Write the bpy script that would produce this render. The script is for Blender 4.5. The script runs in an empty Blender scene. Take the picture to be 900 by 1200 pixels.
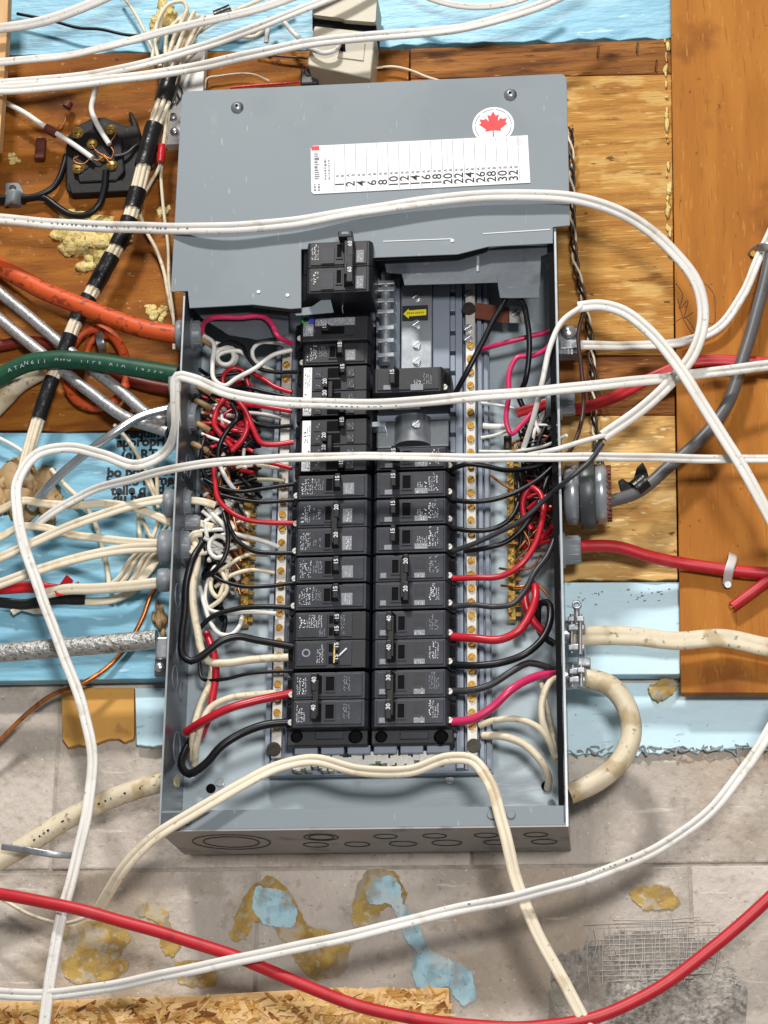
import bpy, math, random
import numpy as np
rnd = random.Random(7)
sc = bpy.context.scene
col = sc.collection

# ------------------------------------------------------------------ camera
FPX = 2410.9                       # focal length in pixels of the 900 x 1200 photograph
YAW, PITCH, ROLL = 0.1157, 0.3445, 0.0101
CAM = np.array([0.2247, -1.8741, -0.3482])
_c, _s = math.cos(YAW), math.sin(YAW)
FW = np.array([-_s * math.cos(PITCH), _c * math.cos(PITCH), math.sin(PITCH)])
_r = np.array([_c, _s, 0.0]); _u = np.cross(_r, FW)
RT = math.cos(ROLL) * _r + math.sin(ROLL) * _u
UP = -math.sin(ROLL) * _r + math.cos(ROLL) * _u
from mathutils import Matrix, Vector
cam_d = bpy.data.cameras.new('camera'); cam = bpy.data.objects.new('camera', cam_d); col.objects.link(cam)
cam_d.sensor_fit = 'VERTICAL'; cam_d.sensor_height = 36.0; cam_d.lens = FPX / 1200 * 36.0
cam_d.clip_start = 0.05; cam_d.clip_end = 50
m = Matrix.Identity(4)
for i in range(3):
    m[i][0] = RT[i]; m[i][1] = UP[i]; m[i][2] = -FW[i]; m[i][3] = CAM[i]
cam.matrix_world = m
sc.camera = cam

# ------------------------------------------------------------------ light
world = bpy.data.worlds.new('World'); sc.world = world; world.use_nodes = True
bg = world.node_tree.nodes['Background']
bg.inputs[0].default_value = (0.93, 0.97, 1.0, 1); bg.inputs[1].default_value = 0.19
def area_lamp(name, loc, target, sx, sy, power, colr):
    d = bpy.data.lights.new(name, 'AREA'); d.shape = 'RECTANGLE'; d.size = sx; d.size_y = sy
    d.energy = power; d.color = colr
    o = bpy.data.objects.new(name, d); col.objects.link(o); o.location = loc
    o.rotation_euler = (Vector(target) - Vector(loc)).to_track_quat('-Z', 'Y').to_euler()
    return o
area_lamp('ceiling_lamp', (-0.7, -3.6, 4.2), (0.0, 0, 0.3), 0.75, 0.4, 255, (1.0, 0.965, 0.92))
area_lamp('fill_light', (0.6, -2.8, 0.1), (0.05, 0, 0.1), 0.45, 0.3, 48, (1.0, 0.97, 0.94))  # added fill from the camera side to brighten the box interior
sc.view_settings.view_transform = 'Standard'
sc.view_settings.look = 'None'
sc.view_settings.exposure = -0.06
sc.view_settings.gamma = 1.0

# ------------------------------------------------------------------ pixel -> place on the plane y = -h (h in millimetres)
def P(px, py, h=0.0):
    y = -h / 1000.0
    d = FPX * FW + (px - 450) * RT - (py - 600) * UP
    t = (y - CAM[1]) / d[1]
    return CAM + t * d
def S(px, py, h=0.0):              # metres per pixel there
    return float((P(px, py, h) - CAM) @ FW) / FPX

# ------------------------------------------------------------------ materials
MATS = {}
def rgb(r, g, b):
    f = lambda c: (c / 255 / 12.92) if c / 255 <= 0.04045 else ((c / 255 + 0.055) / 1.055) ** 2.4
    return (f(r), f(g), f(b))
def mat(name, c, rough=0.5, metal=0.0, var=0.12, scale=30.0, bump=0.0, bscale=200.0, stretch=(1, 1, 1), c2=None, spec=0.5,
        coat=0.0, detail=4.0, bdist=0.001, bstretch=None, lo=0.3, hi=0.7, c3=None, spots=None, emis=None, rvar=0.0, alpha=None):
    mt = bpy.data.materials.new(name); mt.use_nodes = True
    nt = mt.node_tree; N = nt.nodes; L = nt.links
    b = N['Principled BSDF']
    b.inputs['Roughness'].default_value = rough; b.inputs['Metallic'].default_value = metal
    b.inputs['Specular IOR Level'].default_value = spec; b.inputs['Coat Weight'].default_value = coat
    tc = N.new('ShaderNodeTexCoord')
    mp = N.new('ShaderNodeMapping'); mp.inputs['Scale'].default_value = stretch
    L.new(tc.outputs['Object'], mp.inputs[0])
    n = N.new('ShaderNodeTexNoise'); n.inputs['Scale'].default_value = scale; n.inputs['Detail'].default_value = detail
    n.inputs['Distortion'].default_value = 0.4
    L.new(mp.outputs[0], n.inputs[0])
    cr = N.new('ShaderNodeValToRGB')
    a = c if c2 else tuple(x * (1 - var) for x in c); z = c2 if c2 else tuple(min(1, x * (1 + var)) for x in c)
    cr.color_ramp.elements[0].position = lo; cr.color_ramp.elements[0].color = (*a, 1)
    cr.color_ramp.elements[1].position = hi; cr.color_ramp.elements[1].color = (*z, 1)
    if c3:
        e = cr.color_ramp.elements.new((lo + hi) / 2); e.color = (*c3, 1)
    L.new(n.outputs[0], cr.inputs[0])
    out = cr.outputs[0]
    for (sc_, th, wd, sc_col, amt, st) in (spots or []):
        mp2 = N.new('ShaderNodeMapping'); mp2.inputs['Scale'].default_value = st
        mp2.inputs['Location'].default_value = (sc_ * 0.13, 0.37, th)
        L.new(tc.outputs['Object'], mp2.inputs[0])
        n2 = N.new('ShaderNodeTexNoise'); n2.inputs['Scale'].default_value = sc_; n2.inputs['Detail'].default_value = 5
        L.new(mp2.outputs[0], n2.inputs[0])
        r2 = N.new('ShaderNodeMapRange'); r2.inputs[1].default_value = th; r2.inputs[2].default_value = th + wd
        r2.inputs[4].default_value = amt
        L.new(n2.outputs[0], r2.inputs[0])
        mx = N.new('ShaderNodeMix'); mx.data_type = 'RGBA'
        L.new(r2.outputs[0], mx.inputs[0]); L.new(out, mx.inputs[6]); mx.inputs[7].default_value = (*sc_col, 1)
        out = mx.outputs[2]
    L.new(out, b.inputs['Base Color'])
    if rvar:
        r3 = N.new('ShaderNodeMapRange'); r3.inputs[3].default_value = max(0.05, rough - rvar); r3.inputs[4].default_value = min(1, rough + rvar)
        n3 = N.new('ShaderNodeTexNoise'); n3.inputs['Scale'].default_value = scale * 0.7; n3.inputs['Detail'].default_value = 5
        L.new(tc.outputs['Object'], n3.inputs[0]); L.new(n3.outputs[0], r3.inputs[0]); L.new(r3.outputs[0], b.inputs['Roughness'])
    if bump:
        mpb = N.new('ShaderNodeMapping'); mpb.inputs['Scale'].default_value = bstretch or stretch
        L.new(tc.outputs['Object'], mpb.inputs[0])
        nb = N.new('ShaderNodeTexNoise'); nb.inputs['Scale'].default_value = bscale; nb.inputs['Detail'].default_value = 6
        L.new(mpb.outputs[0], nb.inputs[0])
        bp = N.new('ShaderNodeBump'); bp.inputs['Strength'].default_value = bump; bp.inputs['Distance'].default_value = bdist
        L.new(nb.outputs[0], bp.inputs['Height']); L.new(bp.outputs[0], b.inputs['Normal'])
    if alpha:
        na = N.new('ShaderNodeTexNoise'); na.inputs['Scale'].default_value = alpha[0]; na.inputs['Detail'].default_value = 8
        L.new(tc.outputs['Object'], na.inputs[0])
        ra = N.new('ShaderNodeMapRange'); ra.inputs[1].default_value = alpha[1]; ra.inputs[2].default_value = alpha[1] + alpha[2]
        ra.inputs[3].default_value = 1.0; ra.inputs[4].default_value = alpha[3]
        L.new(na.outputs[0], ra.inputs[0]); L.new(ra.outputs[0], b.inputs['Alpha'])
    MATS[name] = mt
    return mt

mat('panel_paint', rgb(163, 175, 183), 0.38, 0, 0.03, 6, 0.10, 9, bdist=0.01, spots=[(60, 0.62, 0.1, rgb(148, 160, 168), 0.35, (1, 1, 1))], rvar=0.06)
mat('cover_paint', rgb(128, 138, 144), 0.5, 0, 0.03, 4, 0.06, 500, bdist=0.0005, spec=0.35, rvar=0.08, spots=[(9, 0.56, 0.12, rgb(118, 128, 134), 0.6, (1, 1, 1)), (25, 0.66, 0.08, rgb(152, 161, 166), 0.4, (1, 1, 1)), (420, 0.71, 0.02, rgb(92, 98, 102), 0.5, (0.4, 1, 1)), (240, 0.70, 0.02, rgb(176, 182, 184), 0.5, (1, 1, 0.15))])
mat('inner_paint_lifted', rgb(172, 186, 193), 0.26, 0.0, 0.04, 8, 0.35, 16, bdist=0.006, bstretch=(0.6, 1, 2.2), spots=[(40, 0.63, 0.08, rgb(120, 134, 144), 0.4, (1, 1, 1))], rvar=0.08)  # the cover's grey, lightened to make up for dim light inside the box
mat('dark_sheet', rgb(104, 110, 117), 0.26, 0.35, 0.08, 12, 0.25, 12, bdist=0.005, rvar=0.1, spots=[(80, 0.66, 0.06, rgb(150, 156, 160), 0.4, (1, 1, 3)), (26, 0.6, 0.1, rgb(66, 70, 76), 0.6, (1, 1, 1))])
mat('under_sheet', rgb(158, 158, 157), 0.5, 0.1, 0.08, 12, 0.2, 14, bdist=0.004, rvar=0.1, spots=[(30, 0.58, 0.1, rgb(104, 100, 94), 0.6, (1, 1, 1))])
mat('under_ring', rgb(66, 64, 62), 0.6)
mat('edge_metal', rgb(175, 180, 184), 0.35, 0.6, 0.1, 80)
mat('rail_paint', rgb(138, 148, 162), 0.35, 0.1, 0.06, 20, 0.1, 60)
mat('black_plastic', rgb(36, 39, 48), 0.42, 0, 0.16, 60, 0.12, 900, bdist=0.0004, spots=[(60, 0.58, 0.12, rgb(62, 66, 78), 0.5, (1, 1, 1)), (500, 0.68, 0.03, rgb(110, 112, 118), 0.4, (1, 1, 1))], rvar=0.14)
mat('black_plastic_b', rgb(26, 27, 32), 0.45, 0, 0.16, 60, 0.12, 900, bdist=0.0004, spots=[(60, 0.6, 0.12, rgb(52, 55, 62), 0.5, (1, 1, 1)), (450, 0.69, 0.03, rgb(100, 100, 104), 0.4, (1, 1, 1))], rvar=0.14)
mat('dark_recess', rgb(9, 9, 11), 0.7, spec=0.1)  # near-black paints in the shade of slots and holes; also black parts
mat('handle_black', rgb(22, 22, 23), 0.38, 0, 0.2, 80)
mat('print_white', rgb(214, 216, 220), 0.6, 0, 0.15, 900)
mat('print_grey', rgb(146, 150, 158), 0.6, 0, 0.35, 900)
mat('label_grey', rgb(128, 132, 138), 0.55, 0, 0.3, 700)
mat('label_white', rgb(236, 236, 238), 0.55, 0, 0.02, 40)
mat('ink_black', rgb(28, 28, 32), 0.6)
mat('ink_grey', rgb(120, 122, 128), 0.6)
mat('ink_lilac', rgb(205, 205, 216), 0.6)
mat('ink_red', rgb(214, 36, 44), 0.5)
mat('ink_yellow', rgb(240, 226, 30), 0.5)
mat('ink_blue', rgb(66, 60, 190), 0.4)
mat('ink_green', rgb(60, 160, 70), 0.4)
mat('sheath_white', rgb(224, 221, 215), 0.45, 0, 0.03, 30, 0.3, 80, bdist=0.0018, spots=[(14, 0.55, 0.1, rgb(206, 200, 188), 0.6, (1, 1, 1)), (60, 0.60, 0.06, rgb(186, 178, 164), 0.5, (1, 1, 1)), (240, 0.65, 0.04, rgb(130, 122, 110), 0.55, (1, 1, 1))])
mat('sheath_cream', rgb(226, 214, 190), 0.45, 0, 0.06, 30, 0.15, 120, bdist=0.001, spots=[(45, 0.56, 0.1, rgb(190, 168, 130), 0.6, (1, 1, 1)), (240, 0.66, 0.04, rgb(110, 92, 70), 0.5, (1, 1, 1))])
mat('sheath_old', rgb(216, 203, 176), 0.5, 0, 0.1, 40, 0.3, 90, bdist=0.002, spots=[(40, 0.54, 0.1, rgb(172, 148, 104), 0.7, (1, 1, 1)), (160, 0.62, 0.05, rgb(90, 72, 50), 0.65, (1, 1, 1))])
mat('wire_white', rgb(228, 226, 220), 0.35, 0, 0.05, 60, spots=[(120, 0.62, 0.08, rgb(180, 168, 145), 0.5, (1, 1, 1))])
mat('wire_cream', rgb(222, 210, 184), 0.4, 0, 0.07, 60, spots=[(120, 0.58, 0.08, rgb(165, 145, 110), 0.6, (1, 1, 1))])
mat('wire_black', rgb(20, 20, 24), 0.34, 0, 0.2, 60, spec=0.35, spots=[(150, 0.64, 0.08, rgb(54, 52, 54), 0.5, (1, 1, 1))])
mat('wire_grey', rgb(52, 52, 56), 0.38, 0, 0.12, 60, spec=0.4, spots=[(70, 0.6, 0.1, rgb(84, 82, 82), 0.5, (1, 1, 1))])
mat('wire_brown', rgb(66, 42, 34), 0.4, 0, 0.2, 60)
mat('wire_red', rgb(186, 30, 46), 0.32, 0, 0.1, 60, spots=[(120, 0.6, 0.08, rgb(130, 20, 32), 0.6, (1, 1, 1))])
mat('wire_pink', rgb(206, 48, 98), 0.32, 0, 0.08, 60, spots=[(120, 0.62, 0.08, rgb(160, 30, 70), 0.6, (1, 1, 1))])
mat('sheath_red', rgb(186, 32, 42), 0.46, 0, 0.06, 40, 0.1, 100, spots=[(60, 0.6, 0.1, rgb(150, 24, 34), 0.6, (1, 1, 1)), (24, 0.56, 0.12, rgb(194, 70, 74), 0.45, (1, 1, 1)), (300, 0.7, 0.04, rgb(90, 40, 40), 0.5, (1, 1, 1))])
mat('sheath_orange', rgb(204, 82, 30), 0.52, 0, 0.06, 40, 0.2, 100, spots=[(110, 0.56, 0.04, rgb(116, 38, 12), 0.7, (1, 1, 1.4)), (40, 0.6, 0.1, rgb(176, 60, 20), 0.6, (1, 1, 1))])
mat('sheath_rust', rgb(120, 36, 22), 0.45, 0, 0.2, 40, 0.2, 100)
mat('sheath_green', rgb(24, 76, 54), 0.5, 0, 0.1, 40, 0.2, 100, spec=0.35, spots=[(80, 0.6, 0.08, rgb(14, 46, 32), 0.6, (1, 1, 1)), (26, 0.56, 0.12, rgb(52, 98, 78), 0.5, (1, 1, 1))])
mat('sheath_charcoal', rgb(92, 92, 94), 0.42, 0, 0.1, 40, 0.2, 120, spots=[(60, 0.6, 0.1, rgb(60, 60, 62), 0.5, (1, 1, 1))])
mat('armour', rgb(172, 172, 172), 0.44, 0.6, 0.12, 60, 0.5, 330, bdist=0.0012, spots=[(240, 0.57, 0.06, rgb(112, 112, 112), 0.6, (1, 1, 1)), (40, 0.58, 0.1, rgb(136, 134, 132), 0.5, (1, 1, 1))])
mat('braid', rgb(178, 178, 174), 0.42, 0.6, 0.15, 90, 0.9, 240, bdist=0.003, spots=[(200, 0.56, 0.06, rgb(92, 90, 86), 0.7, (1, 1, 2))])
mat('steel', rgb(205, 207, 210), 0.28, 0.9, 0.1, 60, 0.15, 120, rvar=0.1)
mat('zinc', rgb(168, 172, 176), 0.34, 0.75, 0.2, 90, 0.3, 150, rvar=0.1, spots=[(120, 0.6, 0.08, rgb(80, 82, 84), 0.6, (1, 1, 1))])
mat('bar_alu', rgb(203, 201, 194), 0.4, 0.35, 0.08, 90, 0.1, 400)
mat('bus_alu', rgb(186, 192, 198), 0.28, 0.7, 0.12, 30, 0.3, 40, bdist=0.004, bstretch=(1, 1, 0.4))
mat('brass', rgb(190, 148, 70), 0.32, 0.7, 0.25, 120, spots=[(220, 0.6, 0.06, rgb(84, 54, 22), 0.7, (1, 1, 1))])
mat('brass_dark', rgb(186, 152, 80), 0.36, 0.65, 0.3, 150, spots=[(300, 0.56, 0.06, rgb(72, 54, 26), 0.8, (1, 1, 1))])
mat('screw_dark', rgb(70, 66, 60), 0.4, 0.7, 0.3, 200)
mat('copper', rgb(184, 116, 66), 0.35, 0.7, 0.2, 80, spots=[(120, 0.56, 0.1, rgb(96, 56, 32), 0.7, (1, 1, 1))])
mat('copper_strap', rgb(116, 62, 42), 0.5, 0.3, 0.15, 120)
mat('connector_grey', rgb(128, 134, 140), 0.42, 0, 0.06, 40, 0.1, 200, spots=[(60, 0.62, 0.1, rgb(96, 102, 108), 0.5, (1, 1, 1))])
mat('coupling_grey', rgb(168, 174, 178), 0.3, 0.45, 0.08, 40, 0.15, 120, rvar=0.1, spots=[(60, 0.6, 0.1, rgb(120, 126, 130), 0.5, (1, 1, 1))])
mat('connector_dark', rgb(66, 70, 72), 0.38, 0, 0.1, 60, spots=[(200, 0.66, 0.04, rgb(130, 130, 128), 0.5, (1, 1, 1))])
mat('clip_white', rgb(214, 212, 208), 0.4, 0, 0.05, 60)
mat('tape_black', rgb(24, 23, 25), 0.3, 0, 0.2, 60, 0.5, 90, bdist=0.002)
mat('tape_red', rgb(190, 26, 34), 0.32, 0, 0.1, 60, 0.4, 90, bdist=0.002)
mat('bakelite', rgb(20, 18, 19), 0.5, 0, 0.3, 60, 0.25, 130, bdist=0.001, spec=0.25, spots=[(150, 0.66, 0.05, rgb(80, 74, 68), 0.5, (1, 1, 1))])
mat('wood_rust', rgb(108, 62, 20), 0.68, 0, 0.1, 11, 0.5, 90, stretch=(0.9, 1, 5), c2=rgb(167, 108, 38), c3=rgb(142, 84, 26), bdist=0.001, bstretch=(0.8, 1, 5), spec=0.2, detail=9,
    spots=[(11, 0.57, 0.10, rgb(89, 49, 16), 0.75, (1, 1, 2.4)), (170, 0.60, 0.06, rgb(97, 56, 22), 0.55, (0.25, 1, 3)), (90, 0.66, 0.04, rgb(189, 148, 88), 0.55, (1, 1, 1.5)), (36, 0.68, 0.04, rgb(50, 29, 12), 0.8, (1, 1, 1.5)), (320, 0.69, 0.03, rgb(201, 180, 133), 0.6, (1, 1, 1))])
mat('wood_gold', rgb(157, 106, 49), 0.68, 0, 0.1, 13, 0.9, 120, stretch=(0.6, 1, 7), c2=rgb(205, 157, 86), c3=rgb(182, 131, 64), bdist=0.0018, bstretch=(0.35, 1, 4), spec=0.2, detail=10,
    spots=[(110, 0.55, 0.10, rgb(144, 93, 40), 0.5, (0.2, 1, 1.8)), (26, 0.60, 0.06, rgb(216, 180, 112), 0.6, (0.6, 1, 1.6)), (34, 0.62, 0.05, rgb(115, 68, 27), 0.6, (0.6, 1, 3)), (200, 0.62, 0.04, rgb(224, 190, 123), 0.6, (0.2, 1, 2)), (110, 0.68, 0.03, rgb(71, 39, 16), 0.8, (0.6, 1, 1.4))])
mat('wood_pale', rgb(172, 126, 66), 0.68, 0, 0.1, 16, 1.0, 120, stretch=(0.6, 1, 4), c2=rgb(228, 194, 132), c3=rgb(206, 164, 98), bdist=0.0022, bstretch=(0.4, 1, 2.6), spec=0.2, detail=10,
    spots=[(90, 0.56, 0.10, rgb(160, 112, 56), 0.5, (0.25, 1, 1.5)), (30, 0.60, 0.06, rgb(136, 88, 40), 0.6, (0.7, 1, 2.2)), (180, 0.62, 0.04, rgb(242, 222, 174), 0.65, (0.3, 1, 1.6)), (90, 0.68, 0.03, rgb(78, 48, 22), 0.8, (0.6, 1, 1.2))])
mat('wood_dark', rgb(92, 52, 22), 0.68, 0, 0.1, 12, 0.8, 110, stretch=(0.6, 1, 6), c2=rgb(172, 116, 58), c3=rgb(134, 84, 38), bdist=0.0018, bstretch=(0.4, 1, 4), spec=0.2, detail=10,
    spots=[(22, 0.56, 0.08, rgb(62, 32, 14), 0.75, (0.6, 1, 2.4)), (150, 0.58, 0.05, rgb(80, 44, 18), 0.7, (0.2, 1, 2.4)), (150, 0.66, 0.04, rgb(206, 160, 100), 0.6, (0.3, 1, 2))])
mat('wood_face', rgb(151, 92, 31), 0.68, 0, 0.1, 5, 0.25, 110, stretch=(6, 1, 0.7), c2=rgb(181, 120, 48), c3=rgb(169, 107, 39), bdist=0.0007, bstretch=(4, 1, 0.5), spec=0.2, detail=10,
    spots=[(9, 0.60, 0.1, rgb(115, 62, 20), 0.75, (1.2, 1, 1.0)), (130, 0.60, 0.06, rgb(142, 85, 29), 0.6, (2.6, 1, 0.2)), (200, 0.64, 0.04, rgb(192, 135, 65), 0.5, (2, 1, 0.25)), (120, 0.70, 0.03, rgb(86, 45, 16), 0.65, (1.5, 1, 1))])
mat('wood_stud', rgb(196, 150, 96), 0.6, 0, 0.1, 9, 0.4, 60, stretch=(8, 1, 0.8), c2=rgb(224, 184, 130))
mat('osb', rgb(196, 150, 92), 0.7, 0, 0.1, 40, 0.6, 120, stretch=(1, 1, 2), c2=rgb(228, 190, 134), spots=[(60, 0.6, 0.06, rgb(140, 90, 44), 0.7, (1, 1, 1))])
mat('foam_blue', rgb(128, 184, 208), 0.42, 0, 0.07, 14, 0.8, 32, bdist=0.003, bstretch=(0.5, 1, 2.2), spots=[(16, 0.56, 0.1, rgb(166, 212, 230), 0.7, (0.5, 1, 2.4)), (44, 0.6, 0.07, rgb(92, 150, 182), 0.6, (0.5, 1, 2.2)), (60, 0.66, 0.05, rgb(196, 230, 242), 0.6, (0.5, 1, 2)), (240, 0.72, 0.03, rgb(70, 100, 120), 0.5, (1, 1, 1))])
mat('foam_pale', rgb(196, 226, 238), 0.5, 0, 0.05, 14, 0.5, 50, bdist=0.002, bstretch=(0.7, 1, 1.6), spots=[(18, 0.6, 0.1, rgb(216, 240, 246), 0.6, (0.6, 1, 2)), (70, 0.66, 0.05, rgb(120, 150, 166), 0.5, (0.7, 1, 2.4)), (160, 0.7, 0.03, rgb(100, 116, 120), 0.6, (1, 1, 1))])
mat('foam_orange', rgb(206, 152, 70), 0.6, 0, 0.1, 16, 0.4, 80, spots=[(40, 0.6, 0.08, rgb(160, 104, 40), 0.6, (1, 1, 1))])
mat('torn_film', rgb(140, 150, 152), 0.6, 0, 0.3, 60)
mat('concrete', rgb(162, 153, 143), 0.85, 0, 0.1, 7, 0.9, 130, bdist=0.003, c2=rgb(210, 199, 188), detail=12,
    spots=[(5, 0.54, 0.12, rgb(160, 139, 113), 0.5, (1, 1, 1)), (4, 0.53, 0.12, rgb(131, 123, 115), 0.7, (1, 1, 0.8)), (18, 0.54, 0.12, rgb(218, 209, 197), 0.5, (0.6, 1, 1.3)), (14, 0.58, 0.10, rgb(127, 115, 101), 0.5, (1, 1, 1)), (130, 0.60, 0.10, rgb(220, 210, 197), 0.25, (1, 1, 1)), (110, 0.58, 0.10, rgb(129, 117, 101), 0.3, (1, 1, 1)), (50, 0.64, 0.03, rgb(230, 222, 209), 0.5, (0.2, 1, 1.8)), (300, 0.67, 0.04, rgb(238, 231, 219), 0.55, (1, 1, 1)), (260, 0.68, 0.04, rgb(82, 72, 62), 0.5, (1, 1, 1))])
mat('mortar', rgb(166, 158, 148), 0.9, 0, 0.15, 40, 0.9, 150, bdist=0.003, spots=[(30, 0.55, 0.1, rgb(120, 108, 96), 0.6, (1, 1, 1))])
mat('adhesive', rgb(182, 150, 76), 0.65, 0, 0.12, 30, 0.6, 120, bdist=0.002, spots=[(30, 0.54, 0.08, rgb(156, 118, 48), 0.6, (1, 1, 1)), (50, 0.55, 0.06, rgb(178, 168, 150), 0.85, (1, 1, 1)), (140, 0.60, 0.05, rgb(196, 186, 164), 0.75, (1, 1, 1))], alpha=(36, 0.44, 0.16, 0.12))
mat('foam_scrap', rgb(168, 208, 222), 0.55, 0, 0.06, 30, 0.6, 90, bdist=0.002, spots=[(45, 0.54, 0.07, rgb(192, 200, 198), 0.7, (1, 1, 1)), (120, 0.62, 0.05, rgb(150, 140, 116), 0.6, (1, 1, 1))], alpha=(30, 0.48, 0.14, 0.15))
mat('spray_foam', rgb(220, 198, 126), 0.5, 0, 0.1, 50, 1.0, 120, bdist=0.005, spots=[(60, 0.56, 0.08, rgb(168, 132, 62), 0.75, (1, 1, 1)), (120, 0.62, 0.06, rgb(240, 230, 180), 0.6, (1, 1, 1))])
mat('spray_tan', rgb(170, 140, 98), 0.6, 0, 0.15, 40, 0.7, 70, bdist=0.003, spots=[(50, 0.58, 0.08, rgb(110, 84, 50), 0.7, (1, 1, 1))])
mat('box_beige', rgb(190, 182, 162), 0.45, 0, 0.05, 20, 0.1, 300, spots=[(60, 0.64, 0.06, rgb(150, 140, 118), 0.5, (1, 1, 1))])
mat('mesh_grey', rgb(186, 181, 174), 0.7, 0, 0.15, 60)
mat('grit', rgb(132, 126, 118), 0.9, 0, 0.3, 200, 1.0, 240, bdist=0.004, c2=rgb(186, 180, 172), lo=0.38, hi=0.62, spots=[(140, 0.62, 0.04, rgb(214, 210, 202), 0.7, (1, 1, 1)), (170, 0.64, 0.04, rgb(76, 70, 64), 0.7, (1, 1, 1)), (14, 0.52, 0.1, rgb(176, 168, 156), 0.7, (1, 1, 1))], alpha=(22, 0.42, 0.2, 0.1))
mat('amber', rgb(96, 42, 28), 0.6, 0, 0.2, 60)

# ------------------------------------------------------------------ mesh building
class MB:
    def __init__(s): s.v = []; s.f = []; s.sm = []
    def add(s, vs, fs, smooth=False):
        n = len(s.v); s.v += [tuple(map(float, p)) for p in vs]
        for f in fs: s.f.append(tuple(i + n for i in f)); s.sm.append(smooth)
        return s
    def box(s, x0, x1, y0, y1, z0, z1):
        v = [(x, y, z) for z in (z0, z1) for y in (y0, y1) for x in (x0, x1)]
        return s.add(v, [(0, 2, 3, 1), (4, 5, 7, 6), (0, 1, 5, 4), (2, 6, 7, 3), (0, 4, 6, 2), (1, 3, 7, 5)])
    def prism(s, pts, vec):
        n = len(pts); a = [np.array(p, float) for p in pts]; b = [p + np.array(vec, float) for p in a]
        return s.add(a + b, [tuple(range(n)), tuple(range(2 * n - 1, n - 1, -1))] + [(i, i + n, (i + 1) % n + n, (i + 1) % n) for i in range(n)])
    def cyl(s, p0, p1, r0, r1=None, n=14, smooth=True, caps=True):
        r1 = r0 if r1 is None else r1
        p0 = np.array(p0, float); p1 = np.array(p1, float); a = p1 - p0; a /= np.linalg.norm(a)
        t = np.array([0, 0, 1.0]) if abs(a[2]) < 0.8 else np.array([1.0, 0, 0])
        u = np.cross(a, t); u /= np.linalg.norm(u); w = np.cross(a, u)
        A = [p0 + r0 * (math.cos(2 * math.pi * i / n) * u + math.sin(2 * math.pi * i / n) * w) for i in range(n)]
        B = [p1 + r1 * (math.cos(2 * math.pi * i / n) * u + math.sin(2 * math.pi * i / n) * w) for i in range(n)]
        s.add(A + B, [(i, (i + 1) % n, (i + 1) % n + n, i + n) for i in range(n)], smooth)
        if caps:
            s.add(A, [tuple(range(n - 1, -1, -1))]); s.add(B, [tuple(range(n))])
        return s
    def lathe(s, p0, ax, prof, n=24, smooth=True):
        ax = np.array(ax, float); ax /= np.linalg.norm(ax); p0 = np.array(p0, float)
        t = np.array([0, 0, 1.0]) if abs(ax[2]) < 0.8 else np.array([1.0, 0, 0])
        u = np.cross(ax, t); u /= np.linalg.norm(u); w = np.cross(ax, u)
        vs = []
        for (d, r) in prof:
            for i in range(n):
                an = 2 * math.pi * i / n
                vs.append(p0 + d * ax + max(r, 1e-5) * (math.cos(an) * u + math.sin(an) * w))
        fs = [(k * n + i, k * n + (i + 1) % n, (k + 1) * n + (i + 1) % n, (k + 1) * n + i) for k in range(len(prof) - 1) for i in range(n)]
        return s.add(vs, fs, smooth)
    def sweep(s, pts, w, prof='round', taper=None, twist=0.0):
        C = PROF[prof]; n = len(C); k = len(pts); vs = []
        prevN = None
        for i in range(k):
            T = pts[min(i + 1, k - 1)] - pts[max(i - 1, 0)]; T = T / (np.linalg.norm(T) + 1e-12)
            d = np.array([0.08, -1.0, -0.25]) if prevN is None else prevN
            ref = np.array([0.1, -1.0, -0.25])
            Nn = ref - (ref @ T) * T
            if np.linalg.norm(Nn) < 0.35:
                Nn = d - (d @ T) * T
            Nn /= np.linalg.norm(Nn)
            if prevN is not None:
                Nn = 0.5 * Nn + 0.5 * (prevN - (prevN @ T) * T); Nn /= np.linalg.norm(Nn)
            prevN = Nn
            B = np.cross(T, Nn)
            if twist:
                an = twist * (math.sin(i * 0.075 + w * 9e3) + 0.6 * math.sin(i * 0.19 + w * 5e3)); Nn, B = math.cos(an) * Nn + math.sin(an) * B, math.cos(an) * B - math.sin(an) * Nn
            ww = w * (taper[i] if taper is not None else 1)
            for (a, b) in C:
                vs.append(pts[i] + ww * (a * B + b * Nn))
        fs = [(i * n + j, i * n + (j + 1) % n, (i + 1) * n + (j + 1) % n, (i + 1) * n + j) for i in range(k - 1) for j in range(n)]
        fs = [f[::-1] for f in fs]
        s.add(vs, fs, True)
        s.add(vs[:n], [tuple(range(n))]); s.add(vs[-n:], [tuple(range(n - 1, -1, -1))])
        return s
    def text(s, body, org, ex, ey, size, bold=0.0):
        vs, fs = text_mesh(body, bold)
        org = np.array(org, float)
        return s.add([org + size * (v[0] * ex + v[1] * ey) for v in vs], fs)
    def blob(s, c, rx, ry, rz, seed, n=14, rough=0.25):
        r = random.Random(seed); ph = [(r.uniform(0, 6.28), r.uniform(0, 6.28), r.randint(2, 6), r.randint(1, 5)) for _ in range(6)]
        vs = []; m_ = n * 2
        for i in range(n + 1):
            a = math.pi * i / n
            for j in range(m_):
                b = 2 * math.pi * j / m_
                k = 1 + rough * sum(math.sin(p[2] * b + p[0]) * math.sin(p[3] * a + p[1]) for p in ph) / 2.2
                vs.append((c[0] + rx * k * math.sin(a) * math.cos(b), c[1] + ry * k * math.sin(a) * math.sin(b), c[2] + rz * k * math.cos(a)))
        fs = [(i * m_ + j, (i + 1) * m_ + j, (i + 1) * m_ + (j + 1) % m_, i * m_ + (j + 1) % m_) for i in range(n) for j in range(m_)]
        return s.add(vs, fs, True)
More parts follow.
